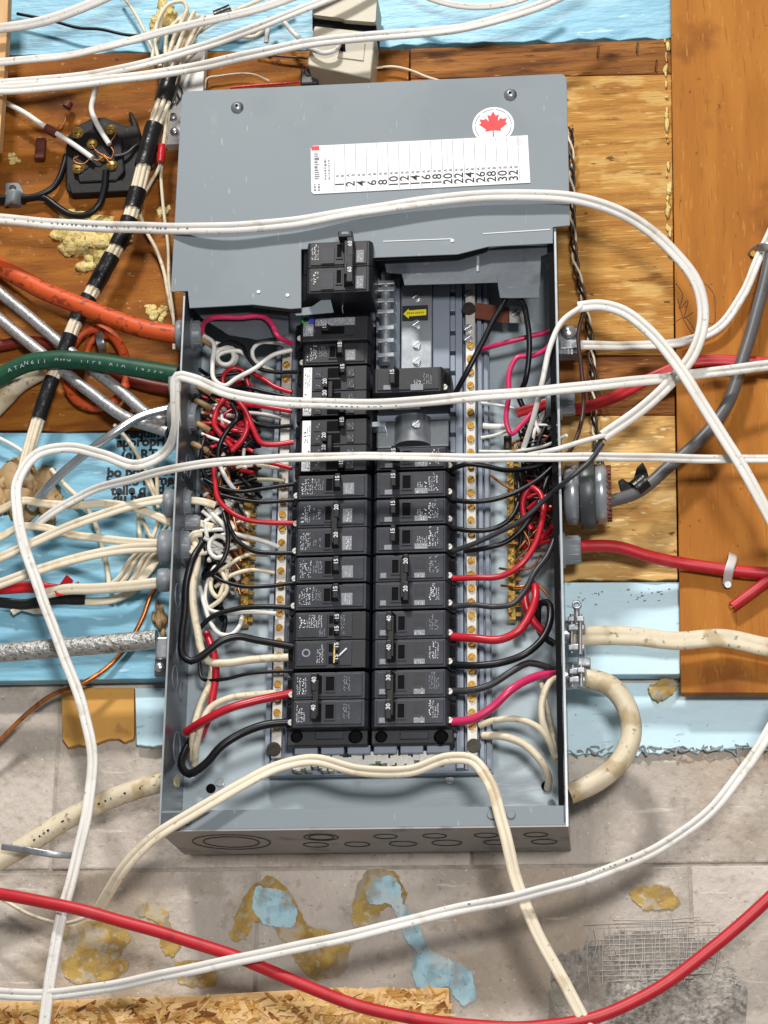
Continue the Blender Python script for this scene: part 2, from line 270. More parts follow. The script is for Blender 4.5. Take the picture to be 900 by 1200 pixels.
    def mesh(s, name, mt):
        me = bpy.data.meshes.new(name); me.from_pydata(s.v, [], s.f)
        me.polygons.foreach_set('use_smooth', s.sm); me.materials.append(MATS[mt]); me.update()
        return me
    def build(s, name, mt, parent=None, bevel=0.0, fix=False):
        a = np.array(s.v); lo = a.min(0); hi = a.max(0)
        o0 = np.array([(lo[0] + hi[0]) / 2, (lo[1] + hi[1]) / 2, lo[2]])
        s.v = [tuple(p - o0) for p in a]
        me = s.mesh(name, mt)
        if fix:
            import bmesh
            bm = bmesh.new(); bm.from_mesh(me); bmesh.ops.recalc_face_normals(bm, faces=bm.faces); bm.to_mesh(me); bm.free()
        o = bpy.data.objects.new(name, me); col.objects.link(o)
        place(o, o0, parent)
        if bevel:
            b = o.modifiers.new('bevel', 'BEVEL'); b.width = bevel; b.segments = 2; b.limit_method = 'ANGLE'
        return o
WL = {}
def place(o, w, parent):
    w = np.array(w, float); WL[o.name] = w
    if parent is not None:
        o.parent = parent; o.location = tuple(w - WL[parent.name])
    else: o.location = tuple(w)
def inst(name, me, w, parent):
    o = bpy.data.objects.new(name, me); col.objects.link(o); place(o, w, parent); return o
def thing(name, label, cat, w, group=None):
    o = bpy.data.objects.new(name, None); col.objects.link(o); o.empty_display_size = 0.01
    place(o, w, None); return tag(o, label, cat, group)
def tag(o, label, cat, group=None):
    o['label'] = label; o['category'] = cat
    if group: o['group'] = group
    return o
def struct(o): o['kind'] = 'structure'; return o
def circle(n): return [(0.5 * math.cos(2 * math.pi * i / n), 0.5 * math.sin(2 * math.pi * i / n)) for i in range(n)]
_h = [(0.5, 0.0), (0.47, 0.12), (0.38, 0.19), (0.26, 0.215), (0.13, 0.2), (0.045, 0.15), (0, 0.12), (-0.045, 0.15), (-0.13, 0.2), (-0.26, 0.215), (-0.38, 0.19), (-0.47, 0.12)]
_f = [(0.5, 0.0), (0.46, 0.13), (0.36, 0.2), (0.2, 0.235), (0.08, 0.22), (0.0, 0.205), (-0.08, 0.22), (-0.2, 0.235), (-0.36, 0.2), (-0.46, 0.13)]
PROF = {'round': circle(12), 'thin': circle(8), 'flat': _h + [(-a, -b) for a, b in _h], 'soft': _f + [(-a, -b) for a, b in _f],
        'strip': [(0.5, 0.06), (0.3, 0.09), (0, 0.1), (-0.3, 0.09), (-0.5, 0.06), (-0.5, -0.06), (0, -0.08), (0.5, -0.06)]}
TM = {}
def text_mesh(body, bold=0.0):
    k = (body, bold)
    if k not in TM:
        cu = bpy.data.curves.new('glyphs', 'FONT'); cu.body = body; cu.offset = bold; cu.align_x = 'CENTER'; cu.align_y = 'CENTER'; cu.resolution_u = 3
        o = bpy.data.objects.new('glyphs', cu); col.objects.link(o)
        dg = bpy.context.evaluated_depsgraph_get()
        me = bpy.data.meshes.new_from_object(o.evaluated_get(dg))
        TM[k] = ([tuple(v.co) for v in me.vertices], [tuple(p.vertices) for p in me.polygons])
        bpy.data.objects.remove(o); bpy.data.curves.remove(cu); bpy.data.meshes.remove(me)
    return TM[k]
def spline(pts, step=0.005, closed=False):
    p = [np.array(q, float) for q in pts]
    if len(p) == 2: p = [p[0], (p[0] + p[1]) / 2, p[1]]
    q = [2 * p[0] - p[1]] + p + [2 * p[-1] - p[-2]]
    out = []
    for i in range(1, len(q) - 2):
        a, b, c, d = q[i - 1:i + 3]
        n = max(2, int(np.linalg.norm(c - b) / step))
        # centripetal-like tangents
        la = np.linalg.norm(b - a) + 1e-9; lb = np.linalg.norm(c - b) + 1e-9; lc = np.linalg.norm(d - c) + 1e-9
        m1 = ((b - a) / la * lb + (c - b) / lb * la) / (la + lb) * lb
        m2 = ((c - b) / lb * lc + (d - c) / lc * lb) / (lb + lc) * lb
        for k in range(n):
            t = k / n
            out.append((2 * t**3 - 3 * t**2 + 1) * b + (t**3 - 2 * t**2 + t) * m1 + (-2 * t**3 + 3 * t**2) * c + (t**3 - t**2) * m2)
    out.append(p[-1])
    return out
def path3(pts, h=None):
    """pixel path; missing heights are filled in between the given ones"""
    hs = [(p[2] if len(p) > 2 else None) for p in pts]
    known = [i for i, x in enumerate(hs) if x is not None]
    if not known: hs = [h] * len(pts)
    else:
        hs = [float(np.interp(i, known, [hs[k] for k in known])) for i in range(len(pts))]
    return [P(p[0], p[1], hh) for p, hh in zip(pts, hs)]
def cable(name, label, cat, mt, wpx, pts, prof='round', h=None, group=None, parent=None, jitter=0.0):
    q = path3(pts, h)
    mid = pts[len(pts) // 2]; w = wpx * S(mid[0], mid[1], 60)
    sp = spline(q, 0.0025 if w < 0.0062 and prof != 'flat' else 0.005)
    if not jitter and prof in ('flat', 'soft', 'round') and len(sp) > 40 and w > 0.0062: jitter = 0.00035
    if jitter:
        r = random.Random(len(pts) * 31 + int(pts[0][0] * 7 + pts[0][1])); ph = [r.uniform(0, 6.28) for _ in range(4)]
        for i in range(len(sp)):
            sp[i] = sp[i] + jitter * np.array([math.sin(i * 0.21 + ph[0]) + 0.5 * math.sin(i * 0.53 + ph[1]), 0, math.sin(i * 0.17 + ph[2]) + 0.5 * math.sin(i * 0.47 + ph[3])])
    o = MB().sweep(sp, w, prof, None, 0.22 if prof in ('flat', 'soft') else 0.0).build(name, mt, parent)
    o['w'] = w
    if label: tag(o, label, cat, group)
    del o['w']
    return o, sp, w
def marks_on(parent, sp, w, t0, t1, mt, seed, lift=0.235, off=0.1, name='printed_text', gap=0.3, hgt=0.16):
    """small unreadable print along a cable"""
    r = random.Random(seed); mb = MB(); i0 = int(t0 * len(sp)); i1 = int(t1 * len(sp)); i = i0
    while i < i1 - 1:
        T = sp[i + 1] - sp[i]; L = np.linalg.norm(T); T = T / L
        N_ = np.array([0.1, -1.0, -0.25]); N_ -= (N_ @ T) * T; N_ /= np.linalg.norm(N_); B = np.cross(T, N_)
        if r.random() > gap:
            for k in range(2):
                a = r.uniform(0, 0.5) * L; b = a + r.uniform(0.15, 0.4) * L
                c = sp[i] + N_ * (lift * w + 0.00012) + off * w * B
                hh = hgt * w * r.uniform(0.6, 1.0) / 2
                mb.add([c + T * a - B * hh, c + T * b - B * hh, c + T * b + B * hh, c + T * a + B * hh], [(0, 1, 2, 3)])
        i += 1
    return mb.build(name, mt, parent)
def sheet(name, px, h, thick, mt, parent=None, bevel=0.0):
    """flat piece with the outline px (pixels) on the plane h, thick mm towards the wall"""
    pts = [P(a, b, h) for a, b in px]
    return MB().prism(pts, (0, thick / 1000, 0)).build(name, mt, parent, bevel, fix=True)
def ragged(a, b, n, amp, seed):
    r = random.Random(seed)
    return [(a[0] + (b[0] - a[0]) * i / n + (r.uniform(-amp, amp) * 0.4 if 0 < i < n else 0), a[1] + (b[1] - a[1]) * i / n + (r.uniform(-amp, amp) if 0 < i < n else 0)) for i in range(n + 1)]
def rounded(px, r, n=5):
    out = []; k = len(px)
    for i in range(k):
        a = np.array(px[i - 1], float); b = np.array(px[i], float); c = np.array(px[(i + 1) % k], float)
        u = (a - b) / np.linalg.norm(a - b); v = (c - b) / np.linalg.norm(c - b)
        p0 = b + u * r; p1 = b + v * r
        for j in range(n + 1):
            t = j / n; q = (1 - t)**2 * p0 + 2 * t * (1 - t) * b + t * t * p1
            out.append((float(q[0]), float(q[1])))
    return out
# ================================================================== the wall behind
wall = struct(MB().box(-1.3, 1.3, 0.0272, 0.06, -0.75, 1.35).build('wall', 'mortar'))
wall['label'] = 'grey concrete block wall behind the electrical panel'
zj = float(P(700, 1014, -25)[2])
xj = float(P(300, 1100, -25)[0])
for r_ in range(-3, 6):
    z0 = zj + r_ * 0.20; off = 0.0 if r_ % 2 else 0.20
    for c_ in range(-3, 4):
        x0 = xj + off + c_ * 0.40
        pr = rnd.uniform(-0.0005, 0.0008)
        MB().box(x0 + 0.0012, x0 + 0.3988, 0.0256 + pr, 0.045, z0 + 0.0012, z0 + 0.1988).build('concrete_block', 'concrete', wall, 0.0018)

# ---- boards and insulation fixed to the wall
def board(name, label, cat, px, h, thick, mt, group=None, bevel=0.0008):
    return tag(sheet(name, px, h, thick, mt, None, bevel), label, cat, group)
board('foam_board', 'blue foam insulation board above the plywood, behind the topmost white cables', 'foam board',
      [(-120, -60), (900, -60), (900, 40)] + ragged((788, 44), (440, 54), 22, 2.5, 1) + ragged((436, 58), (-60, 64), 26, 2, 2), -6, 18, 'foam_blue')
board('plywood_board', 'rusty orange plywood board carrying the black terminal block', 'plywood',
      [(-120, 66), (480, 58), (470, 300)] + ragged((460, 506), (205, 506), 8, 1.5, 3) + ragged((204, 505), (-120, 505), 10, 2.0, 4), 0, 24, 'wood_rust')
mids = [('brown knotty wood strip under the upper blue foam, beside the plain plywood', [(481, 57), (786, 46), (787, 86), (481, 92)], 'wood_dark', -1.5),
        ('golden rough wood board beside the grey cover, behind the twisted brown and white wires', [(481, 93), (787, 87), (790, 416), (481, 417)], 'wood_gold', -0.5),
        ('dark stained wood strip behind the red cable entering the grey connector', [(481, 418), (790, 417), (791, 486), (481, 486)], 'wood_dark', -2.0),
        ('pale splintered wood board behind the round grey coupling', [(481, 487), (791, 487)] + ragged((794, 679), (481, 681), 24, 1.8, 9), 'wood_pale', 0.5)]
for lb, px, mt, h in mids: board('wood_board', lb, 'wood board', px, h, 22, mt)
pf = board('plywood_sheet', 'plain orange-brown plywood sheet with vertical grain, on which the red cable is clipped', 'plywood',
      [(785, -60), (1180, -60), (1180, 812), (798, 812)], 9, 14, 'wood_face')
gl = MB()
for k in range(40):
    y = rnd.uniform(40, 300); c = P(781 + y * 0.012 + rnd.uniform(-2.5, 1.5), y, 1); s_ = S(780, y)
    gl.blob((c[0], c[1], c[2]), s_ * rnd.uniform(1.2, 3), 0.0015, s_ * rnd.uniform(2, 7), k, 5)
tag(gl.build('glue_bead', 'spray_foam'), 'crusty yellow glue bead along the seam beside the plywood sheet', 'glue')
fb = board('foam_board', 'blue foam board with French lettering behind the cream cables', 'foam board',
      [(-120, 507), (204, 507), (480, 507), (480, 795), (196, 795), (-120, 800)], -2, 16, 'foam_blue')
board('foam_board', 'pale blue foam board behind the horizontal cream cable at the metal clamp', 'foam board',
      [(481, 683), (796, 682), (797, 790), (481, 792)], -3, 18, 'foam_pale')
board('foam_board', 'pale blue foam strip with torn lower edge behind the thick cable loop', 'foam board',
      [(481, 800), (1180, 800), (1180, 868), (900, 874)] + ragged((880, 876), (640, 886), 34, 5, 11) + [(481, 885)], -19, 7, 'foam_pale')
tf = MB(); r_ = random.Random(5)
for k in range(30):
    x = 644 + k * 8.6 + r_.uniform(-3, 3); y0 = 876 - (x - 640) * 0.02
    sp = spline([P(x + j * 5 + r_.uniform(-4, 4), y0 + 5 + r_.gauss(0, 2.6), -19 + r_.uniform(-2, 2)) for j in range(4)], 0.0015)
    tf.sweep(sp, S(x, y0) * r_.uniform(1.2, 3.0), 'thin')
o = tf.build('torn_film', 'torn_film'); tag(o, 'ragged dark fringe of torn film along the lower edge of pale foam', 'film'); o['kind'] = 'stuff'
board('foam_board', 'small pale blue foam remnant beside the orange patch left of the panel', 'foam board',
      [(158, 806), (230, 806), (230, 874)] + ragged((200, 875), (160, 873), 8, 2, 12), -16, 8, 'foam_pale')
board('wood_patch', 'orange-yellow scrap board with crumbled lower edge on the concrete', 'wood board',
      [(72, 806), (157, 806), (157, 862)] + ragged((156, 866), (92, 872), 12, 4, 13) + [(80, 876), (73, 866)], -17, 7, 'foam_orange')
osb = board('strand_board', 'pale strand board along the foot of the concrete wall', 'strand board',
      [(-120, 1178), (240, 1166), (380, 1158)] + ragged((400, 1157), (526, 1158), 8, 1.5, 14) + [(529, 1260), (-120, 1300)], -8, 16, 'osb')
r_ = random.Random(3)
for mt in ('wood_pale', 'wood_gold', 'wood_dark', 'osb'):
    fl = MB()
    for k in range(230 if mt != 'wood_dark' else 90):
        x = r_.uniform(-20, 524); y = r_.uniform(1164, 1225)
        if y < 1181 - x * 0.045: continue
        c = P(x, y, -7.6 + r_.uniform(0, 0.9)); a = r_.gauss(0, 0.8) + (1.2 if r_.random() < 0.2 else 0); l = r_.uniform(3, 15) * 0.0008; w_ = r_.uniform(1, 4) * 0.0008
        e = np.array([math.cos(a), r_.uniform(-0.08, 0.08), math.sin(a)]); g = np.array([-math.sin(a), 0, math.cos(a)])
        fl.add([c - e * l - g * w_ * 0.5, c + e * l * 0.8 - g * w_, c + e * l + g * w_ * 0.7, c - e * l * 0.7 + g * w_], [(0, 1, 2, 3)])
    o = fl.build('strand_flake', mt, osb); o['kind'] = 'stuff'
board('wall_stud', 'pale vertical timber edge beside the terminal block, under the upper cables', 'timber',
      [(-60, -40), (11, -40), (8, 40), (4, 100), (-1, 172), (-60, 178)], 45, 14, 'wood_stud')

# lettering on the foam
tx = MB()
for (x, y, s_, sz) in ((167, 508, 'à requin e', 11), (165, 518, 'appropri', 11), (163, 533, '(e) RT', 11), (166, 553, 'bo pour rou', 11), (168, 563.5, 'barno hemen', 11), (169, 574, 'telle q   déc', 11), (150, 584, 'du bâ', 11)):
    c = P(x, y, -1.7); tx.text(s_, c, np.array([1, 0, 0]), np.array([-0.03, 0, 1.0]), sz * 0.00128, 0.045)
tx.build('lettering', 'ink_black', fb)

# glue smears, foam blobs
def smear(name, label, px, mt, h=-24.5, thick=0.5, group=None, cat='glue'):
    r = random.Random(int(px[0][0] * 3 + px[0][1])); q = []
    k = len(px); ph = [(r.uniform(0, 6.28), f, 2.6 / f ** 0.55) for f in (1.3, 2.9, 5.3, 9.7, 17.0)]
    for i in range(k):
        a = px[i - 1]; b = px[i]; c = px[(i + 1) % k]; d = px[(i + 2) % k]
        for t in [x / 9 for x in range(9)]:
            pt = [0.5 * ((2 * b[j]) + (-a[j] + c[j]) * t + (2 * a[j] - 5 * b[j] + 4 * c[j] - d[j]) * t * t + (-a[j] + 3 * b[j] - 3 * c[j] + d[j]) * t**3) for j in (0, 1)]
            u = (i + t); e = sum(am * math.sin(f * u + p0) for p0, f, am in ph)
            q.append((pt[0] + e * 0.8 + r.uniform(-.6, .6), pt[1] + sum(am * math.cos(f * u + p0 * 2) for p0, f, am in ph) * 0.8 + r.uniform(-.6, .6)))
    return tag(sheet(name, q, h, thick, mt, None, 0.0), label, cat, group)
smear('glue_smear', 'yellow glue smear shaped like a tail under the crossing red and white cables', [(68, 1095), (92, 1080), (130, 1078), (152, 1095), (140, 1118), (148, 1135), (120, 1148), (85, 1150), (72, 1130), (78, 1112)], 'adhesive')
smear('glue_smear', 'curved yellow glue smear holding a pale blue foam scrap, below the large knockout', [(270, 1090), (280, 1060), (300, 1035), (325, 1030), (345, 1048), (355, 1078), (385, 1092), (408, 1104), (410, 1130), (395, 1144), (370, 1146), (346, 1132), (338, 1108), (322, 1088), (300, 1078), (288, 1098), (274, 1105)], 'adhesive')
smear('foam_scrap', 'pale blue foam scrap stuck on the curved yellow glue smear', [(298, 1046), (318, 1040), (338, 1052), (346, 1078), (325, 1088), (305, 1078)], 'foam_scrap', -24.2, 0.6, None, 'foam scrap')
smear('glue_smear', 'arched yellow glue smear with blue residue, below the row of small knockouts', [(412, 1060), (424, 1030), (445, 1018), (466, 1030), (475, 1055), (458, 1062), (448, 1068), (440, 1085), (414, 1088)], 'adhesive')
smear('foam_scrap', 'blue foam residue inside the arched yellow glue smear', [(428, 1040), (446, 1026), (465, 1034), (474, 1058), (490, 1080), (500, 1108), (484, 1115), (470, 1090), (460, 1064), (438, 1058)], 'foam_scrap', -24.2, 0.6, None, 'foam scrap')
smear('foam_scrap', 'pale blue foam scrap on the concrete above the end of the strand board', [(482, 1120), (500, 1112), (530, 1128), (555, 1140), (558, 1165), (545, 1178), (530, 1168), (522, 1158), (492, 1156)], 'foam_scrap', -24.4, 0.8, None, 'foam scrap')
smear('glue_smear', 'round yellow glue spot near the left end of the white cable on the concrete', [(208, 1132), (230, 1124), (252, 1136), (248, 1152), (228, 1158), (210, 1150)], 'adhesive')
smear('glue_smear', 'narrow upright yellow glue smear beside the crossing of red and white cables', [(160, 1070), (176, 1058), (192, 1062), (198, 1082), (210, 1108), (200, 1122), (188, 1108), (186, 1085)], 'adhesive')
smear('glue_smear', 'faint ochre glue stain on the concrete to the right below the panel', [(740, 1042), (770, 1034), (792, 1046), (794, 1062), (770, 1068), (748, 1060)], 'adhesive', -24.7, 0.4)
smear('glue_smear', 'small yellow glue tab under the corner of the pale foam board', [(758, 804), (775, 798), (795, 803), (782, 818), (770, 820)], 'adhesive', -12, 3)
gp = sheet('grit_patch', ragged((640, 1230), (648, 1130), 14, 5, 31) + ragged((652, 1118), (742, 1092), 18, 5, 32) + ragged((748, 1090), (836, 1104), 16, 5, 33) + ragged((842, 1112), (876, 1160), 10, 4, 34) + [(872, 1240)], -24.4, 1.0, 'grit', None, 0.0006)
tag(gp, 'rough speckled mortar patch on the concrete near the red cable', 'mortar patch')
mg = MB(); r_ = random.Random(8)
for k in range(26):
    x = 690 + k * 6.1; y0 = 1074 + r_.uniform(-6, 18) + abs(k - 14) * 1.5; y1 = 1136 + r_.uniform(-22, 26)
    mg.sweep(spline([P(x, y0, -23.6), P(x + r_.uniform(-3, 3), (y0 + y1) / 2, -23.4), P(x + r_.uniform(-4, 3), y1, -23.6)]), 0.0007, 'thin')
for k in range(13):
    y = 1076 + k * 6; x0 = 700 + r_.uniform(-14, 30); x1 = 836 + r_.uniform(-26, 8)
    mg.sweep(spline([P(x0, y + 2, -23.5), P((x0 + x1) / 2, y + r_.uniform(-2.5, 2.5), -23.2), P(x1, y - 2, -23.5)]), 0.0007, 'thin')
tag(mg.build('glass_fibre_mesh', 'mesh_grey'), 'scrap of pale reinforcing mesh stuck on the mortar patch', 'mesh')

def foam_blob(label, x, y, rx, ry, h, dep, mt, seed, n=7, cat='foam blob', group=None):
    mb = MB(); r = random.Random(seed); s_ = S(x, y, h); n = n * 3
    for k in range(n):
        a = r.uniform(0, 6.283); d = math.sqrt(r.random()) * (0.85 + 0.15 * math.sin(3 * a + seed))
        c = P(x + rx * d * math.cos(a), y + ry * d * math.sin(a), h)
        q = r.uniform(0.26, 0.46) * (1.2 - 0.55 * d)
        mb.blob(c, rx * q * s_ * r.uniform(.8, 1.3), dep * (1.1 - d * 0.75) * r.uniform(0.55, 0.8) / 1000, ry * q * s_ * r.uniform(.8, 1.2), seed * 100 + k, 7, 0.3)
    return tag(mb.build('spray_foam_blob', mt), label, cat, group)
foam_blob('lumpy yellow spray foam blob on orange plywood below the terminal block', 101, 282, 44, 33, 0, 13, 'spray_foam', 21, 9)
foam_blob('small round yellow foam plug in the orange plywood near the cover edge', 183, 367, 13, 13, 0, 5, 'spray_foam', 22, 4)
foam_blob('small torn foam plug beside the thin wires left of the cover', 190, 248, 10, 11, 0, 4, 'spray_foam', 23, 3)
foam_blob('tan expanding foam lump on the blue foam board under white cables', 28, 578, 40, 44, -2, 12, 'spray_tan', 24, 9)
foam_blob('yellowish foam lump among the wires at the top of the bundle', 194, 22, 20, 24, 8, 12, 'spray_foam', 25, 5)
foam_blob('tan torn foam bit behind the end of the braided conduit', 186, 728, 10, 26, 0, 8, 'spray_tan', 26, 4)
foam_blob('dirty white chalk splotch with holes on the orange plywood', 16, 186, 9, 7, 0, 1.5, 'spray_foam', 27, 3)
# pencil scribble on the plywood sheet, staples, faint print on the pale foam
sb = MB(); r_ = random.Random(17)
for pts in ([(792, 332), (800, 345), (796, 362), (806, 352), (803, 372), (812, 366)], [(826, 332), (835, 342), (838, 360), (834, 380), (829, 378)], [(790, 378), (802, 372), (812, 384), (820, 398)], [(794, 350), (804, 380), (816, 396), (824, 402)]):
    sb.sweep(spline(path3(pts, 9.0), .003), .0008, 'thin')
sb.build('pencil_scribble', 'amber', pf)
for (x, y) in ((748, 56), (770, 77), (702, 61)):
    tag(MB().sweep(spline(path3([(x, y - 7, 0), (x - 1, y - 5, 1.5), (x - 2, y + 5, 1.5), (x - 2, y + 7, 0)]), .002), .0012, 'thin').build('staple', 'screw_dark'), 'small dark staple in the brown wood strip under the upper foam', 'staple', 'staples in the brown wood strip')
fp = [o for o in bpy.data.objects if o.name.startswith('foam_board') and 'horizontal cream' in o.get('label', '')][0]
fm = MB()
for k in range(26):
    x = r_.choice((r_.uniform(678, 708), r_.uniform(735, 785))); y = r_.uniform(690, 712); c = P(x, y, -2.8); a = r_.uniform(0.0004, 0.0016); b = r_.uniform(0.0003, 0.001)
    fm.add([c + np.array([-a, 0, -b]), c + np.array([a, 0, -b * .6]), c + np.array([a, 0, b]), c + np.array([-a, 0, b])], [(0, 1, 2, 3)])
fm.build('faint_print', 'ink_grey', fp)
# ================================================================== the panel box
W = 0.362; D = 0.0918; HB = 0.742
box = thing('electrical_panel', 'open grey steel breaker panel box with neutral bars and bus rails', 'electrical panel', (0, 0, 0))
sheet_t = 0.0016
MB().box(-W / 2, W / 2, -0.0035, -0.002, 0.0, HB).build('back_plate', 'inner_paint_lifted', box)
lw = MB().box(-W / 2, -W / 2 + sheet_t, -D, -0.0036, 0.0016, HB).build('side_wall', 'dark_sheet', box)  # side walls darker than the back plate: inner shade put into the colour
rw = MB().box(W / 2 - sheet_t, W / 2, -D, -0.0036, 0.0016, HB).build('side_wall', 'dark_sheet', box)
MB().box(-W / 2 - 0.0002, -W / 2 + 0.0014, -D - 0.0006, -D - 0.0001, 0.0, HB - 0.12).build('wall_edge', 'edge_metal', lw)
MB().box(W / 2 - 0.0012, W / 2 + 0.0008, -D - 0.0006, -D - 0.0001, 0.0, HB - 0.07).build('wall_edge', 'edge_metal', rw)
MB().box(W / 2 - 0.0075, W / 2 - 0.0025, -D + 0.002, -D + 0.003, 0.004, HB - 0.09).build('dark_side_strip', 'dark_recess', rw)  # near-black strip just inside the right wall's front edge
bt = MB().box(-W / 2, W / 2, -D, 0.021, -0.0001, 0.0015).build('bottom_wall', 'under_sheet', box)
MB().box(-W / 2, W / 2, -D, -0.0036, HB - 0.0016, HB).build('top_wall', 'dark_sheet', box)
fl_ = MB().box(-W / 2 + 0.002, W / 2 - 0.003, -D - 0.0003, -D + 0.0013, 0.0016, 0.0185).build('front_flange', 'cover_paint', box)
for x in (0.115, 0.132): MB().cyl((x, -D - 0.0018, 0.011), (x, -D, 0.011), 0.0035, 0.0045, 12).build('dimple', 'cover_paint', fl_)
MB().prism([(-W / 2 + 0.002, -D - 0.0012, 0.0165), (-W / 2 + 0.045, -D - 0.0012, 0.0165), (-W / 2 + 0.022, -D - 0.0012, 0.0015), (-W / 2 + 0.002, -D - 0.0012, 0.0015)], (0, 0.0008, 0)).build('corner_gusset', 'dark_sheet', fl_)
MB().cyl((-W / 2 + 0.026, -D - 0.003, 0.009), (-W / 2 + 0.026, -D - 0.001, 0.009), 0.003, 0.0028, 10).build('rivet', 'steel', fl_)
# knockout rings on the underside
def ring_on(parent, c, ra, rb, axis, mt, name='knockout'):
    mb = MB(); n = 26; a = np.array(axis, float); t = np.array([1.0, 0, 0]) if abs(a[0]) < 0.5 else np.array([0, 1.0, 0])
    u = np.cross(a, t); w = np.cross(a, u); c = np.array(c, float)
    vs = [c + k * (math.cos(6.2832 * i / n) * u + math.sin(6.2832 * i / n) * w) + a * e for (k, e) in ((ra, 0), (ra, 0.0006), (rb, 0.0006), (rb, 0)) for i in range(n)]
    fs = [(k * n + i, k * n + (i + 1) % n, ((k + 1) % 4) * n + (i + 1) % n, ((k + 1) % 4) * n + i) for k in range(4) for i in range(n)]
    return mb.add(vs, fs).build(name, mt, parent, 0, True)
for (x, y, rs) in ((-0.125, -0.048, (0.036, 0.026)), (-0.04, -0.066, (0.016, 0.012)), (-0.05, -0.03, (0.012,)), (-0.012, -0.03, (0.012,)), (0.018, -0.066, (0.011,)), (0.03, -0.03, (0.013,)),
                   (0.062, -0.066, (0.011,)), (0.07, -0.032, (0.014,)), (0.108, -0.066, (0.011,)), (0.115, -0.032, (0.012,)), (0.152, -0.066, (0.011,)), (0.158, -0.032, (0.012,))):
    for r in rs: ring_on(bt, (x, y + 0.008, -0.0001), r, r - 0.0013, (0, 0, -1), 'under_ring')
# slots on the left inner wall, holes and screws of the back plate
for (py, hh, r) in ((540, 45, 0.012), (556, 70, 0.010), (760, 50, 0.011), (795, 62, 0.012), (800, 30, 0.010), (870, 40, 0.015), (700, 66, 0.012)):
    z = float(P(210, py, 60)[2]); ring_on(lw, (-W / 2 + sheet_t, -hh / 1000, z), r, r - 0.0014, (1, 0, 0), 'rail_paint')
for (x, y) in ((247, 924), (640, 921)):
    c = P(x, y, 4.4); MB().cyl(c, c + np.array([0, 0.0015, 0]), 0.0046, None, 16).build('mounting_hole', 'dark_recess', box)
def screw_mesh(r, mt, name='screw', slot=True, th=0.0022):
    mb = MB(); n = 12; g = r * 0.18 if slot else 0
    mb.cyl((0, 0, 0), (0, -th * 0.55, 0), r, r * 0.98, n)
    an = math.radians(35); ex = np.array([math.cos(an), 0, math.sin(an)]); ez = np.array([-math.sin(an), 0, math.cos(an)])
    for s_ in (1, -1):
        q = []
        for i in range(8):
            a = math.pi * i / 7; zz = max(math.sin(a) * r * 0.94, g)
            q.append(np.array([0, -th * 0.5, 0]) + ex * math.cos(a) * r * 0.94 + ez * s_ * zz)
        mb.prism(q, (0, -th * 0.5, 0))
    return mb.mesh(name, mt)
SC_BRASS = screw_mesh(0.0036, 'brass', 'terminal_screw'); SC_STEEL = screw_mesh(0.0042, 'steel'); SC_BIG = screw_mesh(0.0068, 'screw_dark', 'bar_bolt'); SC_SMALL = screw_mesh(0.0028, 'brass_dark', 'terminal_screw')
SC_BRK = screw_mesh(0.0030, 'bar_alu', 'terminal_screw')
for (x, y) in ((527, 914), (258, 917), (390, 300)):
    inst('screw', SC_STEEL, P(x, y, 5), box)

# ---- bus assembly
def wbox(x0, x1, y0, y1, h0, h1):
    """box whose front face (height h1) covers the pixels x0..x1, y0..y1 (middle lines)"""
    xm, ym = (x0 + x1) / 2, (y0 + y1) / 2
    a = P(x0, ym, h1); b = P(x1, ym, h1); t = P(xm, y0, h1); u = P(xm, y1, h1)
    return MB().box(a[0], b[0], -h1 / 1000, -h0 / 1000, u[2], t[2])
bus = box
z1 = float(P(440, 335, 30)[2]); z0 = float(P(440, 905, 30)[2])
XL0, XL1 = float(P(333, 800, 68)[0]), float(P(431, 800, 68)[0])
XR0, XR1 = float(P(434.5, 800, 68)[0]), float(P(533, 800, 68)[0])
xa = float(P(312, 800, 26)[0]); xb = float(P(576, 800, 26)[0])
pan = MB().box(xa, xb, -0.022, -0.012, z0, z1).build('bus_pan', 'rail_paint', bus)
for (x0, x1, h1) in ((313, 318, 27), (320.5, 326, 25), (535, 543, 34), (544.5, 548, 28), (562, 567, 30), (570, 574.5, 27)):
    MB().box(P(x0, 800, h1)[0], P(x1, 800, h1)[0], -h1 / 1000, -0.0221, z0 + 0.002, z1).build('pan_rail', 'rail_paint', pan)
for k in range(22):
    z = z0 + 0.03 + k * 0.0215
    if z > z1 - 0.01: break
    MB().box(P(528, 800, 36)[0], P(534.5, 800, 36)[0], -0.036, -0.0221, z, z + 0.017).build('rail_tab', 'rail_paint', pan, 0.0008)
# silver bottom bracket
br = MB(); r_ = random.Random(2)
for k in range(46):
    x = 346 + k * 3.8; c = P(x, 893 + r_.uniform(-4, 4) - k * 0.1, 34 + r_.uniform(0, 3)); s_ = S(x, 890, 34)
    br.box(c[0] - s_ * 2.6, c[0] + s_ * 2.6, c[1], c[1] + 0.012, c[2] - s_ * r_.uniform(5, 9), c[2] + s_ * r_.uniform(4, 9))
br.build('end_bracket', 'bar_alu', pan)
for k in range(6):
    wbox(345 + k * 31, 372 + k * 31, 874 - k * 0.4, 884 - k * 0.4, 25, 42).build('end_rib', 'rail_paint', pan, 0.0008)

